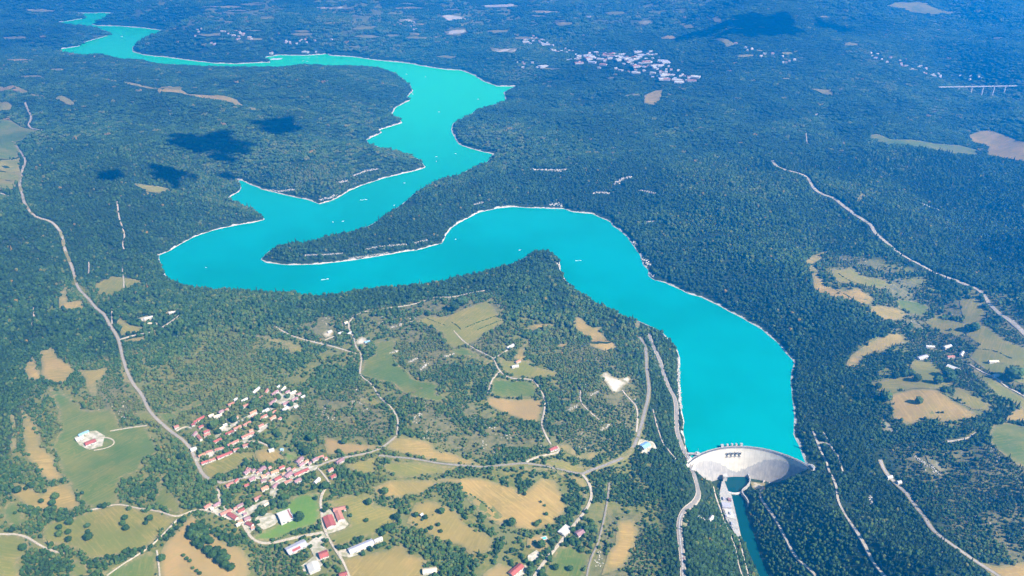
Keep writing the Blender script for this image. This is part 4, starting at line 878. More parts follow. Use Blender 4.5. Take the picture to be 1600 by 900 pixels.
def place_house(x0, y0, x1, y1, col, w, label, group, flat=False, parts=True, extra=True):
    up = 5.0
    g = ground([x0, x1], [y0, y1], up + 1); a, b = g[0], g[1]
    L = float(np.clip(np.linalg.norm((b-a)[:2]), 9, 75)); c = (a+b)/2; ang = math.atan2(b[1]-a[1], b[0]-a[0])
    if w > L and not flat: L, w, ang = w, max(L, 7), ang + math.pi/2
    zc = float(min(H(c[0], c[1]), (a[2]+b[2])/2)) + .8; hgt = 5.2 + min(3.0, w*.08)
    r = ob('house' if w < 16 and L < 34 else 'barn', None, loc=(c[0], c[1], zc), rot=(0, 0, ang), scl=(L, w, hgt))
    props(r, label, 'house' if w < 16 and L < 34 else 'farm building', group)
    ob('wall', WALL, r)
    rf = ob('roof', FLAT.get(col, FLAT['pale']) if flat else ROOFS[col], r)
    if extra and not flat and w < 16 and L < 30 and random.random() < .6: ob('chimney', CHIM, rf)
    if extra:
        s = 0 if math.cos(ang) > 0 else math.pi                # door side faces the street below
        for k in (-.3, .3, 0):
            q = ob('door' if k == 0 else 'window', DOOR if k == 0 else WIN, r); q.rotation_euler = (0, 0, s); q.location = (k if s == 0 else -k, 0, 0)
    for dx in (-.3, 0, .3): mask_disc(c[0] + dx*L*math.cos(ang), c[1] + dx*L*math.sin(ang), w*.5 + 5)
    return r
rows = {}
for h in HOUSES:
    cl = h[0]; ym = (h[2]+h[4])/2
    if cl == 'upper': row = 'back row of the upper village' if ym < 636 else 'middle rows of the upper village' if ym < 678 else 'front rows of the upper village'
    elif cl == 'lower': row = 'far side of the lower village street' if ym < 737 else 'near side of the lower village street'
    else: row = 'bottom village at the lane bend'
    rows.setdefault(row, []).append(h)
for row, hs in rows.items():
    hs.sort(key=lambda h: h[1]+h[3])
    for i, h in enumerate(hs):
        place_house(h[1], h[2], h[3], h[4], h[5], h[6]*.88, '%s-roofed house, %s from the left in the %s' % (CNAME[h[5]], ordn(i), row), 'village houses')
for x0, y0, x1, y1, col, w, lb in HSPEC:
    r = place_house(x0, y0, x1, y1, col, w, lb, 'farms and lone buildings', flat=w in (42, 24) and col == 'pale')
    if 'large white hall' in lb or 'red panel' in lb:
        mb = MB(); z = 1.09 if 'hall' in lb else 1.16
        if 'hall' in lb: mb.box(.30, .40, -.45, .45, z, z+.05)
        else: mb.add([(-.3,-.5,1.075),(.15,-.5,1.075),(.15,-.22,1.385),(-.3,-.22,1.385)], [(0,1,2,3)])
        ob('roof_panel', mb.me('roof_panel', MT['red']), r)

# far buildings: small pale blocks, one object each
FARB = []
for k, cl in enumerate(('pale', 'pink', 'grey')):
    V = [(-.5,-.5,-.5),(.5,-.5,-.5),(.5,.5,-.5),(-.5,.5,-.5),(-.5,-.5,.65),(.5,-.5,.65),(.5,.5,.65),(-.5,.5,.65),(-.5,0,1),(.5,0,1)]
    FARB.append(mesh('far_building', V, [(0,1,5,4),(2,3,7,6),(1,2,6,9,5),(3,0,4,8,7),(4,5,9,8),(6,7,8,9)], [MT['white'], MT[cl]], [0,0,0,0,1,1]))
def town(poly, n, label, group, big=.15, smax=1.0):
    w = poly_world(poly)[:, :2]; k = 0; tries = 0; x0, y0 = w.min(0); x1, y1 = w.max(0)
    while k < n and tries < n*60:
        tries += 1; x = random.uniform(x0, x1); y = random.uniform(y0, y1)
        if not inside(w, np.array([x]), np.array([y]))[0]: continue
        s, r_ = SD(np.array([x]), np.array([y]))
        if s[0] < 30: continue
        L = random.uniform(16, 26)*smax if random.random() > big else random.uniform(40, 85)*smax
        rc = random.choice((0, 0, 0, 1, 2))
        o = ob('town_building', FARB[rc], loc=(x, y, float(H(x, y)) + 4), rot=(0, 0, random.uniform(-.5, .5)), scl=(L, L*random.uniform(.5, .8), 10*smax**.5))
        side = (x-x0)/(x1-x0); part = 'left part' if side < .33 else 'middle' if side < .67 else 'right part'
        lb = label.replace('small ', '').replace('tiny ', '').replace('pale ', '')
        props(o, '%s %s-roofed %s, in its %s' % ('long' if L > 34 else 'small', ('white', 'pale red', 'grey')[rc], lb, part), 'building', group); mask_disc(x, y, L*.6 + 6); k += 1
town("885,94 907,86 935,82 1025,80 1035,92 1060,107 1095,118 1100,125 1070,129 1037,129 1000,115 962,112 900,102", 150, 'small pale building in the main valley town', 'buildings of the valley town', .3, 1.05)
town("815,64 832,56 862,68 910,79 905,86 862,80", 34, 'small pale building in the upper quarter of the valley town', 'upper quarter of the valley town', .1)
town("297,50 330,45 400,55 398,78 330,72 300,62", 26, 'tiny pale house in the scattered village beyond the lake', 'scattered village beyond the lake', 0)
town("1350,74 1385,88 1440,104 1500,116 1570,128 1560,133 1490,124 1430,114 1370,98", 34, 'tiny pale house in the village below the mountain', 'village below the mountain', .05)
town("440,64 520,60 520,66 450,72", 14, 'tiny pale house in the row behind the lake arm', 'row of houses behind the lake arm', 0)
town("620,30 652,28 655,50 625,50", 12, 'tiny pale house in the far village behind the lake', 'far village behind the lake', 0)
town("805,100 848,98 852,108 815,106", 9, 'pale building in the estate left of the valley town', 'estate left of the valley town', .5)
town("836,6 860,8 925,26 920,34 860,30 840,22", 16, 'tiny pale house in the far hill village', 'far hill village', 0)
town("1120,70 1180,78 1260,100 1250,108 1180,90", 12, 'tiny pale house on the slope right of the valley town', 'houses right of the valley town', 0)
town("415,84 470,86 500,84 500,82 420,81", 8, 'pale lakeside building by the far marina', 'lakeside buildings by the marina', .2)

# ------------------------------------------------------------------ tree shapes
import bmesh
from mathutils import noise as mnoise
def ico(sub):
    bm = bmesh.new(); bmesh.ops.create_icosphere(bm, subdivisions=sub, radius=1); V = np.array([v.co[:] for v in bm.verts]); F = [tuple(v.index for v in f.verts) for f in bm.faces]; bm.free(); return V, F
ICO = {k: ico(k) for k in (1, 2, 3)}
def lump(sub, seed, amp=.35, fr=1.6):
    V, F = ICO[sub]; out = []
    for v in V:
        p = Vector(v); k = 1 + amp*mnoise.noise(p*fr + Vector((seed*7.3, seed*1.7, 0))) + .22*mnoise.noise(p*fr*2.7 + Vector((0, seed*3.1, 5)))
        out.append(v*k)
    return np.array(out), F
def crown_me(name, kind, seed, mat, leaves=0):
    r = random.Random(seed); mb = MB()
    if kind == 'broad':
        V, F = lump(2, seed, .4); V = V*[1, 1, 1.05]; V[:, 2] = np.maximum(V[:, 2], -.75) + 1.15; mb.add(V, F)
        for k in range(4):
            a = r.uniform(0, 6.28); V, F = lump(1, seed*5+k, .4); mb.add(V*r.uniform(.38, .6) + [.62*math.cos(a), .62*math.sin(a), r.uniform(.7, 1.9)], F)
    elif kind == 'conifer':
        n = 8
        for lv in range(4):
            z0 = .35 + lv*.72; rad = .85*(1-lv*.22); b = []
            for k in range(n*2):
                a = math.pi*k/n; q = rad*(1 if k % 2 == 0 else .66)*r.uniform(.85, 1.1); b.append((q*math.cos(a), q*math.sin(a), z0 + r.uniform(-.08, .08)))
            b.append((0, 0, z0 + 1.25)); mb.add(b, [(k, (k+1) % (2*n), 2*n) for k in range(2*n)])
    elif kind == 'clump':                                    # a handful of crowns standing together, for far woods
        for k in range(9):
            a = r.uniform(0, 6.28); d = math.sqrt(r.random())*1.0; s = r.uniform(.28, .46); V, F = lump(1, seed*11+k, .45); V = V*s*[1, 1, r.uniform(.9, 1.3)]; mb.add(V + [d*math.cos(a), d*math.sin(a), r.uniform(.30, .62)], F)
    for k in range(leaves):                                  # leaf sprays standing out of the crown
        a = r.uniform(0, 6.28); u = r.uniform(-.5, 1); q = math.sqrt(max(0, 1-u*u)); c = np.array([q*math.cos(a), q*math.sin(a), u])*r.uniform(.9, 1.2) + [0, 0, 1.15]
        d1 = np.array([r.gauss(0, 1) for _ in range(3)]); d1 /= np.linalg.norm(d1); d2 = np.array([r.gauss(0, 1) for _ in range(3)]); d2 /= np.linalg.norm(d2); s = r.uniform(.10, .2)
        mb.add([c-d1*s, c-d2*s, c+d1*s, c+d2*s], [(0, 1, 2, 3)])
    return mb.me(name, mat)
CROWN = [crown_me('crown', 'broad', 10+i, MT['leaf1'], 160) for i in range(5)]
mb = MB(); mb.cyl(0, 0, -.4, 1.0, .13, .08, 8)
for a in (0.5, 2.4, 4.6): mb.add([(0,-.04,.7),(.04,.04,.7),(-.04,.04,.7),(.5*math.cos(a), .5*math.sin(a), 1.35)], [(0,1,3),(1,2,3),(2,0,3)])
TRUNK = mb.me('trunk', MT['bark'])
def tree(x, y, r, label, group, name='tree', cat='tree', zs=1.0):
    z = float(H(x, y)); t = props(ob(name, None, loc=(x, y, z), rot=(0, 0, random.uniform(0, 6.28)), scl=(r, r, r*zs*random.uniform(.9, 1.15))), label, cat, group)
    ob('trunk', TRUNK, t); ob('crown', random.choice(CROWN), t); return t
TREES = [
('the bottom left meadows', Z, 0, 750, "180,140,80 270,110,45 335,90,55 465,135,40 430,245,50 575,210,75 545,275,70 560,320,60 325,325,60 510,355,60 155,360,35 620,440,60 725,470,75 615,520,60 615,595,70 710,570,60 715,650,65 910,500,55 915,555,45 920,635,85 1300,420,60 1280,480,55 1315,530,65 1040,295,50 1085,300,60 1130,275,45 1345,320,50 1560,430,65 1520,470,45 240,740,75 125,550,55 75,545,45 815,180,40 1480,760,35 1415,785,25 1385,810,40 1545,725,25"),
('the bare tan field', 8, 240, 800, "500,270,125 580,250,125 640,320,115 480,350,120 560,370,125 650,390,120 530,430,100 710,410,90 590,470,90 680,530,115 790,530,110 740,585,110 860,580,115 900,640,115 830,660,110 900,715,105 965,745,105 375,565,42 415,605,48 455,635,46 490,720,40 540,760,45 580,790,45 620,150,60 680,210,55 740,280,70 800,320,62 850,360,62 100,620,95 370,150,90 165,365,48 230,280,60 290,230,55"),
('the red farm fields', 8, 500, 780, "605,70,72 580,290,55 55,170,62 335,135,50 285,168,38 840,410,95 900,360,65 960,270,95 780,465,62 720,620,60 800,590,60 610,610,40"),
('the dry clearing inside the wood', 8, 500, 780, "1210,335,32 1170,305,28 1280,275,34 1320,255,62 1200,228,72 1410,470,26 1490,495,26 1410,205,20 1480,345,52 1510,425,52 1390,390,55 1270,415,55 1520,190,80"),
('the large dry meadow', 4, 800, 675, "180,445,16 205,468,16 215,525,24 155,592,34 80,400,22"),
('the bottom lane gardens', Z, 740, 780, "705,518,88 815,472,62 400,285,85 685,642,42 1020,468,72 1030,352,62 1175,338,64 1005,752,62 855,742,70 590,782,74 1095,482,52 1125,562,54 1150,222,46 1175,152,46 655,285,48 690,252,42 510,622,46 640,462,36 580,512,32"),
('the lower village gardens', Z, 320, 690, "810,492,62 820,622,72 990,512,38 1145,502,52 1255,505,90 1440,382,52 1340,482,42 605,782,56 985,835,92 690,602,38 705,665,66 420,268,62 1390,118,42 985,98,48 90,468,82 445,662,56 1245,742,46"),
('the upper village gardens', Z, 260, 590, "455,695,62 540,595,62 580,475,56 525,485,48 490,545,92 700,475,72 940,465,72 1075,405,62 1045,335,62 880,335,62 930,295,92 780,335,46 735,305,42 1260,220,52 1300,305,52 1170,235,52 980,375,52 150,855,72 1170,625,62 1500,645,62 1390,745,62 1450,815,92 1130,325,62"),
('the dry pastures on the right', 4, 1200, 450, "945,728,46 1065,602,58 1150,592,58 1130,562,64 1180,552,48 935,587,52 805,567,44 855,557,48 900,552,40 690,632,40 745,714,60 1540,595,105 1065,786,14 1092,786,14 1295,272,56 1255,272,48 440,38,14 380,45,14 1140,268,16"),
('the plateau meadows', 4, 400, 450, "875,490,26 735,420,22 1240,150,60 1290,115,70 1080,175,34 1175,350,36 760,640,0"),
('the plots behind the village', 4, 400, 675, "550,78,38 520,138,30 270,562,60 805,392,46 705,458,42 345,60,50 275,110,40"),
]
for area, sc, ox, oy, tx in TREES:
    L = sorted(pp(tx)); L = [q for q in L if q[2] > 0]
    a = np.array(L); g = ground(ox + a[:, 0]/sc, oy + a[:, 1]/sc)
    for i, (q, w) in enumerate(zip(L, g)):
        dep = w[1]*cp + (CAMZ - w[2])*sp; r = q[2]/sc*dep/FPX/2*.92
        bush = r < 3.0
        y = w[1] + r*.55
        if SD(np.array([w[0]]), np.array([y]))[0][0] < 3: continue
        tree(w[0], y, r, '%s %s, %s from the left in %s' % ('small dark' if bush else 'round green', 'bush' if bush else 'tree', ordn(i), area), 'trees of ' + area, 'bush' if bush else 'tree', 'bush' if bush else 'tree', .8 if bush else .95)
        mask_disc(w[0], y, r*1.1)

# ------------------------------------------------------------------ hedges in the fields
HEDGES = [("666,497 680,503 694,508",'dark hedge at the left of the terraced meadow'),("706,504 714,509 720,515",'short hedge in the middle of the terraced meadow'),("728,512 750,503 775,494",'upper long hedge across the terraced meadow'),("742,517 762,509 782,501",'lower long hedge across the terraced meadow'),
 ("1467,613 1485,622 1504,631",'broken hedge on the large oval meadow'),("1310,428 1330,440 1350,446",'hedge on the right ridge meadow'),("835,729 870,734 905,743",'low hedge below the grey road'),("425,848 442,839 466,828 492,820",'dark hedge along the vivid green field'),("433,800 441,807",'short hedge at the top of the vivid green field'),
 ("587,858 596,854 604,850",'clipped hedge below the long grey shed'),("545,711 575,706 600,699",'hedge along the bare orange tan field'),("1540,505 1560,520 1585,532",'hedge below the right-hand road'),("1525,545 1550,548 1580,560",'hedge across the right-hand pasture'),("613,556 617,570",'short hedge in the long green meadow'),
 ("300,803 312,815 322,825",'thin hedge at the top of the bare tan field'),("727,770 742,777 757,788 770,800",'dotted hedge in the large dry meadow'),("252,836 242,846 233,856",'hedge beside the narrow pale path'),("560,585 580,592 600,600 625,612",'dark hedge under the long green meadow'),("1430,500 1445,512 1460,522",'hedge between the right pastures'),("1300,450 1320,460 1345,475",'tree belt along the right ridge')]
for tx, lb in HEDGES:
    W = spline(poly_world(tx)[:, :2], 5.0); mb = MB(); o0 = W[0]; z0 = float(H(*o0))
    for i, p in enumerate(W):
        if random.random() < .12: continue
        s = random.uniform(1.8, 3.4); V, F = lump(1, i*3+len(lb), .45); mb.add(V*s*[1, 1, .9] + [p[0]-o0[0]+random.uniform(-1, 1), p[1]-o0[1]+random.uniform(-1, 1), float(H(*p))-z0+s*.6], F)
    props(ob('hedge', mb.me('hedge', MT['leaf1']), loc=(o0[0], o0[1], z0)), lb, 'hedge', 'field hedges')

# ------------------------------------------------------------------ limestone ledges
def rock_lump(seed, s):
    V, F = lump(1, seed, .8, 1.3); return V*s, F
OUTC = [("477,399 505,398 535,396",3,'pale ledge low on the tip of the central peninsula'),("572,389 600,385 635,382",3,'upper pale ledge on the central peninsula'),("545,404 575,400 607,395",3,'ledge just above the water on the central peninsula'),("647,380 667,375",3,'short ledge at the right of the central peninsula'),
 ("552,275 570,268 590,264",4,'pale ledges above the middle peninsula shore'),("530,286 542,282",4,'small ledge left on the middle peninsula'),("500,313 515,309 525,305",5,'pale rocks at the point of the middle peninsula'),("422,297 440,299 460,296",4,'scattered ledges above the inlet'),("735,321 755,316",3,'thin ledge above the bay shore'),
 ("830,264 855,266 885,265",5,'line of pale cliffs on the far right bank'),("962,287 972,280 985,278",8,'large pale cliff patch in the far forest'),("927,302 940,301 952,303",5,'lower cliff patch in the far forest'),("1000,297 1012,300 1024,302",4,'slanting cliff line in the far forest'),("1008,348 1020,346",4,'small cliff in the right bank forest'),
 ("862,322 870,319 878,321",8,'bright crag at the bend of the lake'),("990,378 994,383",6,'crag above the right shore'),("1004,404 1009,408 1012,416",8,'big pale crag jutting from the right shore'),("1014,428 1020,432",5,'small crag on the right shore'),("1196,754 1210,751 1224,748 1238,742 1250,736",4.5,'broken rock along the right foot of the dam'),
 ("1060,560 1061,590 1062,615 1065,640",4,'rocky cliff edge on the left shore near the dam'),("870,411 874,417",4,'white rock on the point of the near peninsula'),("660,577 664,572 668,568",5,'white rock patch in the plateau wood'),("610,552 622,548",4,'pale rocks beside the plateau meadow'),("640,566 652,560",4,'pale rock patch below the plateau wood'),
 ("695,557 706,554",4,'pale rocks right of the plateau wood'),("612,512 625,508",6,'pale broken ground on the plateau rise'),("1430,714 1442,722 1455,732 1470,742",3.5,'streak of white boulders on the right slope'),("1090,806 1100,812",3,'pale rock beside the gorge slope'),("860,268 882,268",4,'second pale cliff line on the far right bank'),
 ("890,640 902,634",3,'white rock in the stony scrub, left of the path'),("922,618 935,612",3,'white rocks below the quarry clearing'),("940,672 952,664",3,'white rocks at the foot of the stony scrub'),("1358,775 1364,790",3,'pale rock in the bottom right forest'),("1440,318 1465,328",5,'grey bare patch in the right forest')]
for j, (tx, s, lb) in enumerate(OUTC):
    W = spline(poly_world(tx)[:, :2], s*1.0); mb = MB(); o0 = W[0]; z0 = float(H(*o0))
    for i, p in enumerate(W):
        for q in range(2):
            a = random.uniform(.5, 1.25)*s*.55*max(1, W[0][1]/4000); V, F = rock_lump(j*50+i*2+q, a); V = V*[1.3, 1.0, 1.2]
            x, y = p[0]+random.gauss(0, s*.8), p[1]+random.gauss(0, s*.8); mb.add(V + [x-o0[0], y-o0[1], float(H(x, y))-z0+a*.35], F)
            mask_disc(x, y, s*1.2 + 5)
            mask_disc(x, y - s*2, s + 4)
    props(ob('rock_outcrop', mb.me('rock_outcrop', MT['lime']), loc=(o0[0], o0[1], z0)), lb, 'rock', 'limestone ledges')

# ------------------------------------------------------------------ woods: instanced crowns, too many to count
def bank(name, items):
    c = bpy.data.collections.new(name)
    for i, m in enumerate(items):
        o = bpy.data.objects.new('%s_%02d' % (name, i), m); c.objects.link(o)
    return c
WOODS = bank('woodland_crowns', [crown_me('forest_crown', 'broad', 40+i, MT['leaf'], 40) for i in range(6)] + [crown_me('forest_crown', 'conifer', 60+i, MT['leaf']) for i in range(2)] + [crown_me('forest_crown', 'clump', 70+i, MT['leaf']) for i in range(4)])
STONES = bank('stones', [mesh('stone', *rock_lump(900+i, 1.0), [MT['lime']]) for i in range(4)])
def scatter_nodes(name, coll):
    g = bpy.data.node_groups.new(name, 'GeometryNodeTree'); g.interface.new_socket('Geometry', in_out='INPUT', socket_type='NodeSocketGeometry'); g.interface.new_socket('Geometry', in_out='OUTPUT', socket_type='NodeSocketGeometry')
    N = g.nodes.new; i = N('NodeGroupInput'); o = N('NodeGroupOutput'); ip = N('GeometryNodeInstanceOnPoints'); ci = N('GeometryNodeCollectionInfo')
    ci.inputs[0].default_value = coll; ci.inputs['Separate Children'].default_value = True; ci.inputs['Reset Children'].default_value = True
    def at(nm, typ): a = N('GeometryNodeInputNamedAttribute'); a.data_type = typ; a.inputs[0].default_value = nm; return a.outputs[0]
    l = g.links.new; l(i.outputs[0], ip.inputs['Points']); l(ci.outputs[0], ip.inputs['Instance']); ip.inputs['Pick Instance'].default_value = True
    l(at('pick', 'INT'), ip.inputs['Instance Index']); l(at('size', 'FLOAT_VECTOR'), ip.inputs['Scale'])
    cx = N('ShaderNodeCombineXYZ'); l(at('turn', 'FLOAT'), cx.inputs[2]); l(cx.outputs[0], ip.inputs['Rotation']); l(ip.outputs[0], o.inputs[0]); return g
GN_W, GN_S = scatter_nodes('woodland', WOODS), scatter_nodes('stones', STONES)
def scatter(name, P, size, pick, tint, label, cat, gn):
    n = len(P); me = bpy.data.meshes.new(name); me.vertices.add(n); me.vertices.foreach_set('co', P.astype(np.float32).ravel())
    me.attributes.new('size', 'FLOAT_VECTOR', 'POINT').data.foreach_set('vector', size.astype(np.float32).ravel())
    me.attributes.new('pick', 'INT', 'POINT').data.foreach_set('value', pick.astype(np.int32)); me.attributes.new('turn', 'FLOAT', 'POINT').data.foreach_set('value', rng.uniform(0, 6.28, n).astype(np.float32))
    me.attributes.new('tint', 'FLOAT', 'POINT').data.foreach_set('value', tint.astype(np.float32))
    o = ob(name, me); m = o.modifiers.new('scatter', 'NODES'); m.node_group = gn
    return props(o, label, cat, kind='stuff')
def jgrid(y0, y1, sp):
    half = .72*y1 + 500; X, Y = np.meshgrid(np.arange(-half, half, sp), np.arange(y0, y1, sp)); X = X.ravel() + rng.uniform(-.48, .48, X.size)*sp; Y = Y.ravel() + rng.uniform(-.48, .48, Y.size)*sp
    z = H(X, Y); a, b = project(X, Y, z); k = (a > -160) & (a < 1760) & (b > -70) & (b < 1010); return X[k], Y[k], z[k]
PEN = poly_world("407,405 430,384 600,335 770,245 830,250 860,324 750,332 700,360 690,380 550,407 450,414")[:, :2]
parts = []
for y0, y1, sp_, mode in ((1150, 2700, 7.0, 0), (2700, 4700, 10.0, 1), (4700, 8200, 24, 2), (8200, 14300, 42, 3)):
    X, Y, z = jgrid(y0, y1, sp_); s, r_ = SD(X, Y)
    sc = SCRUBF(X, Y); far = mode >= 2; rad = {0: 3.8, 1: 5.4, 2: 17.0, 3: 30.0}[mode]
    gap = np.clip((Y-3500)/4500, 0, 1.0)*9
    keep = (s > 9 + 1.2*gap + (4 if far else 0) + 5*vnoise(X/40, Y/40, 5)) & (r_ > 3) & ~masked(X, Y) & (z > RZ+3)
    if far:
        for dx, dy in ((.6, 0), (-.6, 0), (0, .6), (0, -.6)): keep &= ~masked(X + dx*rad, Y + dy*rad)
        s2, _ = SD(X, Y - rad); s3, _ = SD(X, Y + rad); keep &= (s2 > 4) & (s3 > 4)
    dens = 1 - .2*sc*sstep(.38, .6, vnoise(X/34, Y/34, 8)*.6 + vnoise(X/90, Y/90, 9)*.4 + .08)
    clear = (sstep(.74, .8, vnoise(X/70, Y/70, 14))*.6 if not far else 0) + sstep(.80, .86, vnoise(X/190, Y/120, 24)*.75 + vnoise(X/60, Y/60, 25)*.25)*.8
    op = OPENF(X, Y); bl = vnoise(X/55, Y/55, 31)*.5 + vnoise(X/130, Y/130, 32)*.35 + vnoise(X/22, Y/22, 33)*.25
    dens = dens - clear - .75*op*(sstep(.475, .40, bl) if not far else .9)
    # the dam and its works stand free
    rr = np.hypot(X-DCX, Y-DCY); th = (np.arctan2(Y-DCY, X-DCX)-TH0)/(TH1-TH0); onwall = (rr > DR - 52) & (rr < DR + 22) & (th > -.03) & (th < 1.03)
    keep &= ~onwall & (rng.random(len(X)) < dens)
    X, Y, z, sc, = X[keep], Y[keep], z[keep], sc[keep]; n = len(X)
    dark = sstep(100, 900, X - .16*Y)                         # the right bank is darker, closed forest
    tint = .33 + .20*op[keep] - .05*far + .95*fbm(X, Y, 380, 3, 15) + .75*fbm(X, Y, 1300, 2, 18) + .6*fbm(X, Y, 60, 2, 16) + rng.normal(0, .22, n) - .06*dark + .12*sc
    tint = np.clip(tint, .02, .88); au = rng.random(n) < (.012 + .03*sc*(Y < 3000)); tint[au] = rng.uniform(.88, 1, au.sum())
    rs = rad*(.55 + .85*rng.random(n)**1.4)*(.8 + .45*vnoise(X/110, Y/110, 44))*(1 - (.24*sc if not far else 0)); hz_ = rs*rng.uniform(.85, 1.3, n)
    con = (rng.random(n) < .08 + .30*dark*sstep(.4, .7, vnoise(X/260, Y/260, 19))) & (not far)
    pick = np.where(con, rng.integers(6, 8, n), rng.integers(0, 6, n)) if not far else rng.integers(8, 12, n)
    if far: hz_ = rad*rng.uniform(.5, 1.05, n)
    else: hz_ = np.where(con, hz_*1.15, hz_*.95)
    parts.append((X, Y, z, np.stack([rs, rs, hz_], 1), pick, tint))
X, Y, z, SZ, PK, TN = [np.concatenate([p[i] for p in parts]) for i in range(6)]
a_, b_ = project(X, Y, z)
pen = inside(PEN, X, Y)
lakeline = np.interp(b_, [100, 150, 240, 330, 450, 560, 700, 900], [800, 800, 780, 900, 1050, 1150, 1180, 1185])
right = (a_ > lakeline) & ~pen
farw = (Y > 5200) & ~pen
left = (~right) & (~farw) & ~pen & (b_ < 440)
near_ = ~(right | farw | left | pen)
for m, nm, lb in ((pen, 'peninsula_woodland', 'dense green wood covering the central peninsula'), (right & ~farw, 'dark_forest', 'dark closed forest on the slopes right of the lake and gorge'), (left, 'hill_forest', 'wooded hills left of the lake'), (near_, 'plateau_woodland', 'mixed trees and scrub of the near plateau around the villages'), (farw, 'distant_woodland', 'hazy blue woodland of the far country')):
    if m.sum(): scatter(nm, np.stack([X[m], Y[m], z[m] - .3], 1), SZ[m], PK[m], TN[m], lb, 'woodland', GN_W)
print('woodland instances', len(X))
# loose limestone in the scrub
PS = []
for w in SCRUB_W:
    x0, y0 = w.min(0); x1, y1 = w.max(0); n = int((x1-x0)*(y1-y0)/170); xs = rng.uniform(x0, x1, n); ys = rng.uniform(y0, y1, n)
    k = inside(w, xs, ys) & ~masked(xs, ys) & (vnoise(xs/45, ys/45, 23) > .80); PS.append(np.stack([xs[k], ys[k]], 1))
PS = np.concatenate(PS); n = len(PS); sz = rng.uniform(.8, 2.6, n)
scatter('limestone_boulders', np.c_[PS, H(PS[:, 0], PS[:, 1]) + .3], np.stack([sz*1.3, sz, sz*.8], 1), rng.integers(0, 4, n), np.zeros(n), 'loose pale boulders scattered through the scrub', 'boulders', GN_S)

# ------------------------------------------------------------------ boats on the lake
def boat(px, py, k, lab, ang, L=9.0, wake=False):
    x, y = on_plane(px, py, 0.3); o = props(ob('boat', None, loc=(float(x), float(y), 0), rot=(0, 0, ang), scl=(L/8,)*3), lab, 'boat', 'boats on the lake')
    V = []; 
    for t, w in ((-4, 1.25), (-1, 1.5), (2, 1.2), (4.4, .06)): V += [(t, -w*.6, -.2), (t, w*.6, -.2), (t, w, .95), (t, -w, .95)]
    F = [(4*i+a, 4*i+4+a, 4*i+4+(a+1) % 4, 4*i+(a+1) % 4) for i in range(3) for a in range(4)] + [(0,1,2,3), (15,14,13,12)]
    ob('hull', mesh('hull', V, F, [MT['boat']]), o)
    mb = MB(); mb.add([(-1.8,-.9,.96),(1.4,-.8,.96),(1.4,.8,.96),(-1.8,.9,.96),(-1.6,-.75,2.0),(.5,-.65,2.0),(.5,.65,2.0),(-1.6,.75,2.0)], [(0,1,5,4),(1,2,6,5),(2,3,7,6),(3,0,4,7),(4,5,6,7)]); cb = ob('cabin', mb.me('cabin', MT['boat']), o)
    mb = MB(); mb.add([(.62,-.58,1.9),(1.3,-.7,1.05),(1.3,.7,1.05),(.62,.58,1.9)], [(0,1,2,3)]); w_ = ob('windscreen', mb.me('windscreen', MT['glass']), cb); w_.location = (.08, 0, .03)
    if wake:
        V = [(-4.2, 0, .06)]; n = 7
        for i in range(1, n): V += [(-4.2-i*2.6, .6+i*.32+random.uniform(-.2, .2), .05), (-4.2-i*2.6, -.6-i*.32+random.uniform(-.2, .2), .05)]
        ob('wake', mesh('wake', V, [(0,1,2)] + [(1+2*i, 3+2*i, 4+2*i, 2+2*i) for i in range(n-2)], [MT['foam']]), o)
BOATS = [(512,436,'white motorboat with a foam wake on the near lake arm',.25,12,1),(322,418,'small white boat in the left end of the lake',1,9,0),(520,347,'small white boat below the inlet, left of a pair',2,11,0),(536,346,'small white boat below the inlet, right of a pair',.4,11,0),(572,312,'white boat off the middle peninsula point',.1,13,1),(616,321,'white boat close under the central peninsula',1.2,12,0),
 (632,286,'white boat in the narrows beside the middle peninsula',.6,12,0),(682,245,'upper of two white boats in the broad reach',.3,13,0),(682,252,'lower of two white boats in the broad reach',1.9,13,0),(712,240,'white boat right of the pair in the broad reach',.8,12,0),(712,374,'small white boat in the bay south of the peninsula',.9,10,0),(812,391,'small white boat near the wooded point',.3,10,0),(907,407,'boat in the middle of the bend',.05,10,1),
 (747,155,'boat at the far right bay',.5,15,0),(686,175,'boat in the far broad reach',.2,15,0),(635,116,'boat under the far wooded shore',.4,16,0),(665,120,'second boat under the far shore',1.4,16,0),(480,96,'boat right of a pair on the far arm',.2,17,0),(474,95,'boat left of a pair on the far arm',.9,17,0),(190,57,'single boat on the most distant reach',.3,20,0),(645,147,'boat beside the wooded far point',.3,15,0)]
for i, (x, y, lb, an, L, wk) in enumerate(BOATS): boat(x, y, i, lb, an, L, wk)
for i, (x, y) in enumerate(((426,92.5),(430,92.3),(434,92),(437.5,91.8))):
    X0, Y0 = on_plane(x, y, .5); mb = MB(); mb.box(-9, 9, -34, 34, -.5, .8)
    for k in range(6): mb.box(-20, -9.1, -30+k*11, -27+k*11, -.4, .7); mb.box(9.1, 20, -30+k*11, -27+k*11, -.4, .7)
    props(ob('pontoon', mb.me('pontoon', MT['boat']), loc=(float(X0), float(Y0), 0)), 'white marina pontoon, %s from the left at the far shore' % ORD[i], 'pontoon', 'marina pontoons')

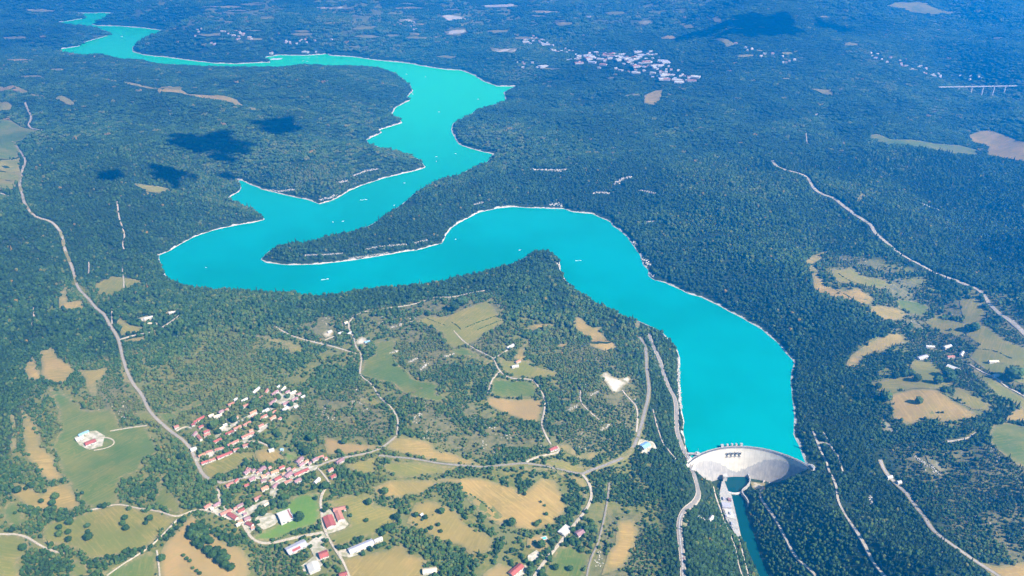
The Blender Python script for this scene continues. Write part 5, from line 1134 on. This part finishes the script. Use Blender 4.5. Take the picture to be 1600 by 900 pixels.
# ------------------------------------------------------------------ viaduct in the distance
vp = ground([1478, 1588], [139.5, 134], 8); va, vb = vp[0], vp[1]; zt = max(va[2], vb[2]) + 8
vd = props(ob('viaduct', None, loc=(va[0], va[1], zt)), 'long white road viaduct on slim piers in the distant right', 'bridge')
dv = vb-va; L = float(np.hypot(dv[0], dv[1])); vang = math.atan2(dv[1], dv[0]); vd.rotation_euler = (0, 0, vang)
mb = MB(); mb.box(-60, L+60, -7, 7, -3.4, 0); ob('deck', mb.me('deck', MT['white']), vd)
for s in (-1, 1): mb = MB(); mb.box(-60, L+60, s*6.9-.3, s*6.9+.3, .01, 1.3); ob('parapet', mb.me('parapet', MT['white']), vd)
for k in (.18, .37, .53, .69, .85):
    x, y = va[0]+dv[0]*k, va[1]+dv[1]*k; hgt = zt - float(H(x, y)); mb = MB(); mb.box(L*k-3.6, L*k+3.6, -4.5, 4.5, -hgt-8, -3.42); ob('pier', mb.me('pier', MT['white']), vd)
for k in np.linspace(-.05, 1.05, 40): mask_disc(va[0]+dv[0]*k, va[1]+dv[1]*k-12, 20)

# ------------------------------------------------------------------ cars
def car(px, py, mat, lab, road):
    g = ground([px], [py])[0]; W = ROADW[road]; i = int(np.argmin(np.hypot(W[:, 0]-g[0], W[:, 1]-g[1]))); j = min(i+1, len(W)-1); d = W[j]-W[j-1]; d /= np.linalg.norm(d); p = W[i] + np.array([-d[1], d[0]])*2.2
    o = props(ob('car', None, loc=(p[0], p[1], float(H(*p)) + 2.6), rot=(0, 0, math.atan2(d[1], d[0]))), lab, 'car', 'cars on the roads')
    mb = MB(); mb.add([(-2.2,-.9,.3),(2.2,-.9,.3),(2.2,.9,.3),(-2.2,.9,.3),(-2.2,-.88,.95),(2.1,-.86,.8),(2.1,.86,.8),(-2.2,.88,.95)], [(3,2,1,0),(4,5,6,7),(0,1,5,4),(1,2,6,5),(2,3,7,6),(3,0,4,7)]); ob('body', mb.me('body', mat), o)
    mb = MB(); mb.add([(-1.9,-.8,.96),(.9,-.8,.9),(.9,.8,.9),(-1.9,.8,.96),(-1.5,-.66,1.5),(.2,-.66,1.5),(.2,.66,1.5),(-1.5,.66,1.5)], [(0,1,5,4),(1,2,6,5),(2,3,7,6),(3,0,4,7)]); cbn = ob('windows', mb.me('windows', MT['glass']), o)
    mb = MB(); mb.box(-1.52, .22, -.68, .68, 1.51, 1.56); ob('roof', mb.me('roof', mat), o)
    for x in (-1.35, 1.35):
        for y in (-.85, .85):
            mb = MB(); mb.cyl(0, 0, -.12, .12, .33, .33, 10); w = ob('wheel', mb.me('wheel', MT['rubber']), o); w.location = (x, y, .33); w.rotation_euler = (math.pi/2, 0, 0)
for px, py, m, lb, rd in ((1095,778,'cardark','dark car on the sharp bend below the dam',9),(1091,763,'carwhite','white car just above the sharp bend',9),(1066,872,'carred','red car low on the gorge road',9),(1450,815,'cardark','dark car on the broad forest road',36),(1463,835,'cardark','second dark car on the broad forest road',36),(1012,620,'carwhite','white car on the grey road above the dam',6),(203,590,'carwhite','white car on the main road at the left',0),(305,715,'carred','red car entering the upper village',0)):
    car(px, py, MT[m], lb, rd)

# ------------------------------------------------------------------ swimming pool
g = ground([850], [841.5])[0]; p = props(ob('swimming_pool', None, loc=(g[0], g[1], g[2]+1.2), rot=(0, 0, .3)), 'small turquoise swimming pool with white surround by the bottom lane', 'pool')
mb = MB(); mb.box(-9, 9, -6, -3.4, -.6, .45); mb.box(-9, 9, 3.4, 6, -.6, .45); mb.box(-9, -5.6, -3.4, 3.4, -.6, .45); mb.box(5.6, 9, -3.4, 3.4, -.6, .45); ob('surround', mb.me('surround', MT['pale']), p)
mb = MB(); mb.box(-5.59, 5.59, -3.39, 3.39, -.6, .25); ob('water', mb.me('water', MT['pool']), p)

# ------------------------------------------------------------------ clouds above the camera whose shadows lie on the far hills
CLOUDS = [(330,226,200,46,'long flat cloud above the left hills'),(436,199,84,34,'small cloud right of the long flat cloud'),(170,276,56,22,'small low cloud near the left edge'),(262,274,80,30,'small ragged cloud below the long flat cloud'),(352,278,36,14,'wisp of cloud near the inlet'),(1205,44,150,46,'broad added cloud that darkens the far right mountain'),(1300,42,70,14,'cloud right of the mountain cloud')]  # the mountain cloud is added, unseen, to darken the slope like its shaded side
for i, (x, y, wx, wy, lb) in enumerate(CLOUDS):
    ph = random.uniform(0, 6.28)
    wx, wy = wx*1.15, wy*1.15; g = ground([x], [y])[0]; e = ground([x-wx/2, x+wx/2, x, x], [y, y, y-wy/2, y+wy/2]); rx_ = np.hypot(*(e[1]-e[0])[:2])/2; ry_ = np.hypot(*(e[3]-e[2])[:2])/2
    c = Vector(g) + SUNV*((2900-g[2])/SUNV.z); mb = MB(); r = random.Random(i)
    for k in range(90):
        a = r.uniform(0, 6.28); d = math.sqrt(r.random())*.95; s = r.uniform(.14, .30)*(1.25-.8*d); V, F = lump(2, 300+i*40+k, .5); d *= .62 + .42*math.sin(3*a + ph) * math.cos(2*a - ph) + .25*math.sin(7*a + 2*ph)
        mb.add(V*[s*rx_, s*ry_, min(rx_, ry_)*s*.8] + [d*rx_*math.cos(a), d*ry_*math.sin(a), r.uniform(0, .15)*ry_], F)
    props(ob('cloud', mb.me('cloud', MT['cloud'], smooth=True), loc=c), lb, 'cloud', 'fair-weather clouds')

# ------------------------------------------------------------------ the air
q = NB('haze_air'); pv = q.n('ShaderNodeVolumePrincipled'); pv.inputs['Color'].default_value = HAZE_COLOR + (1,); pv.inputs['Density'].default_value = HAZE_DENSITY; pv.inputs['Anisotropy'].default_value = 0.55
q.l(pv.outputs[0], q.out.inputs['Volume'])
mb = MB(); mb.box(-60000, 60000, -30000, 90000, -900, 1760)
props(ob('haze', mb.me('haze', q.m)), 'blue haze filling the air over the valley', 'haze', kind='stuff')
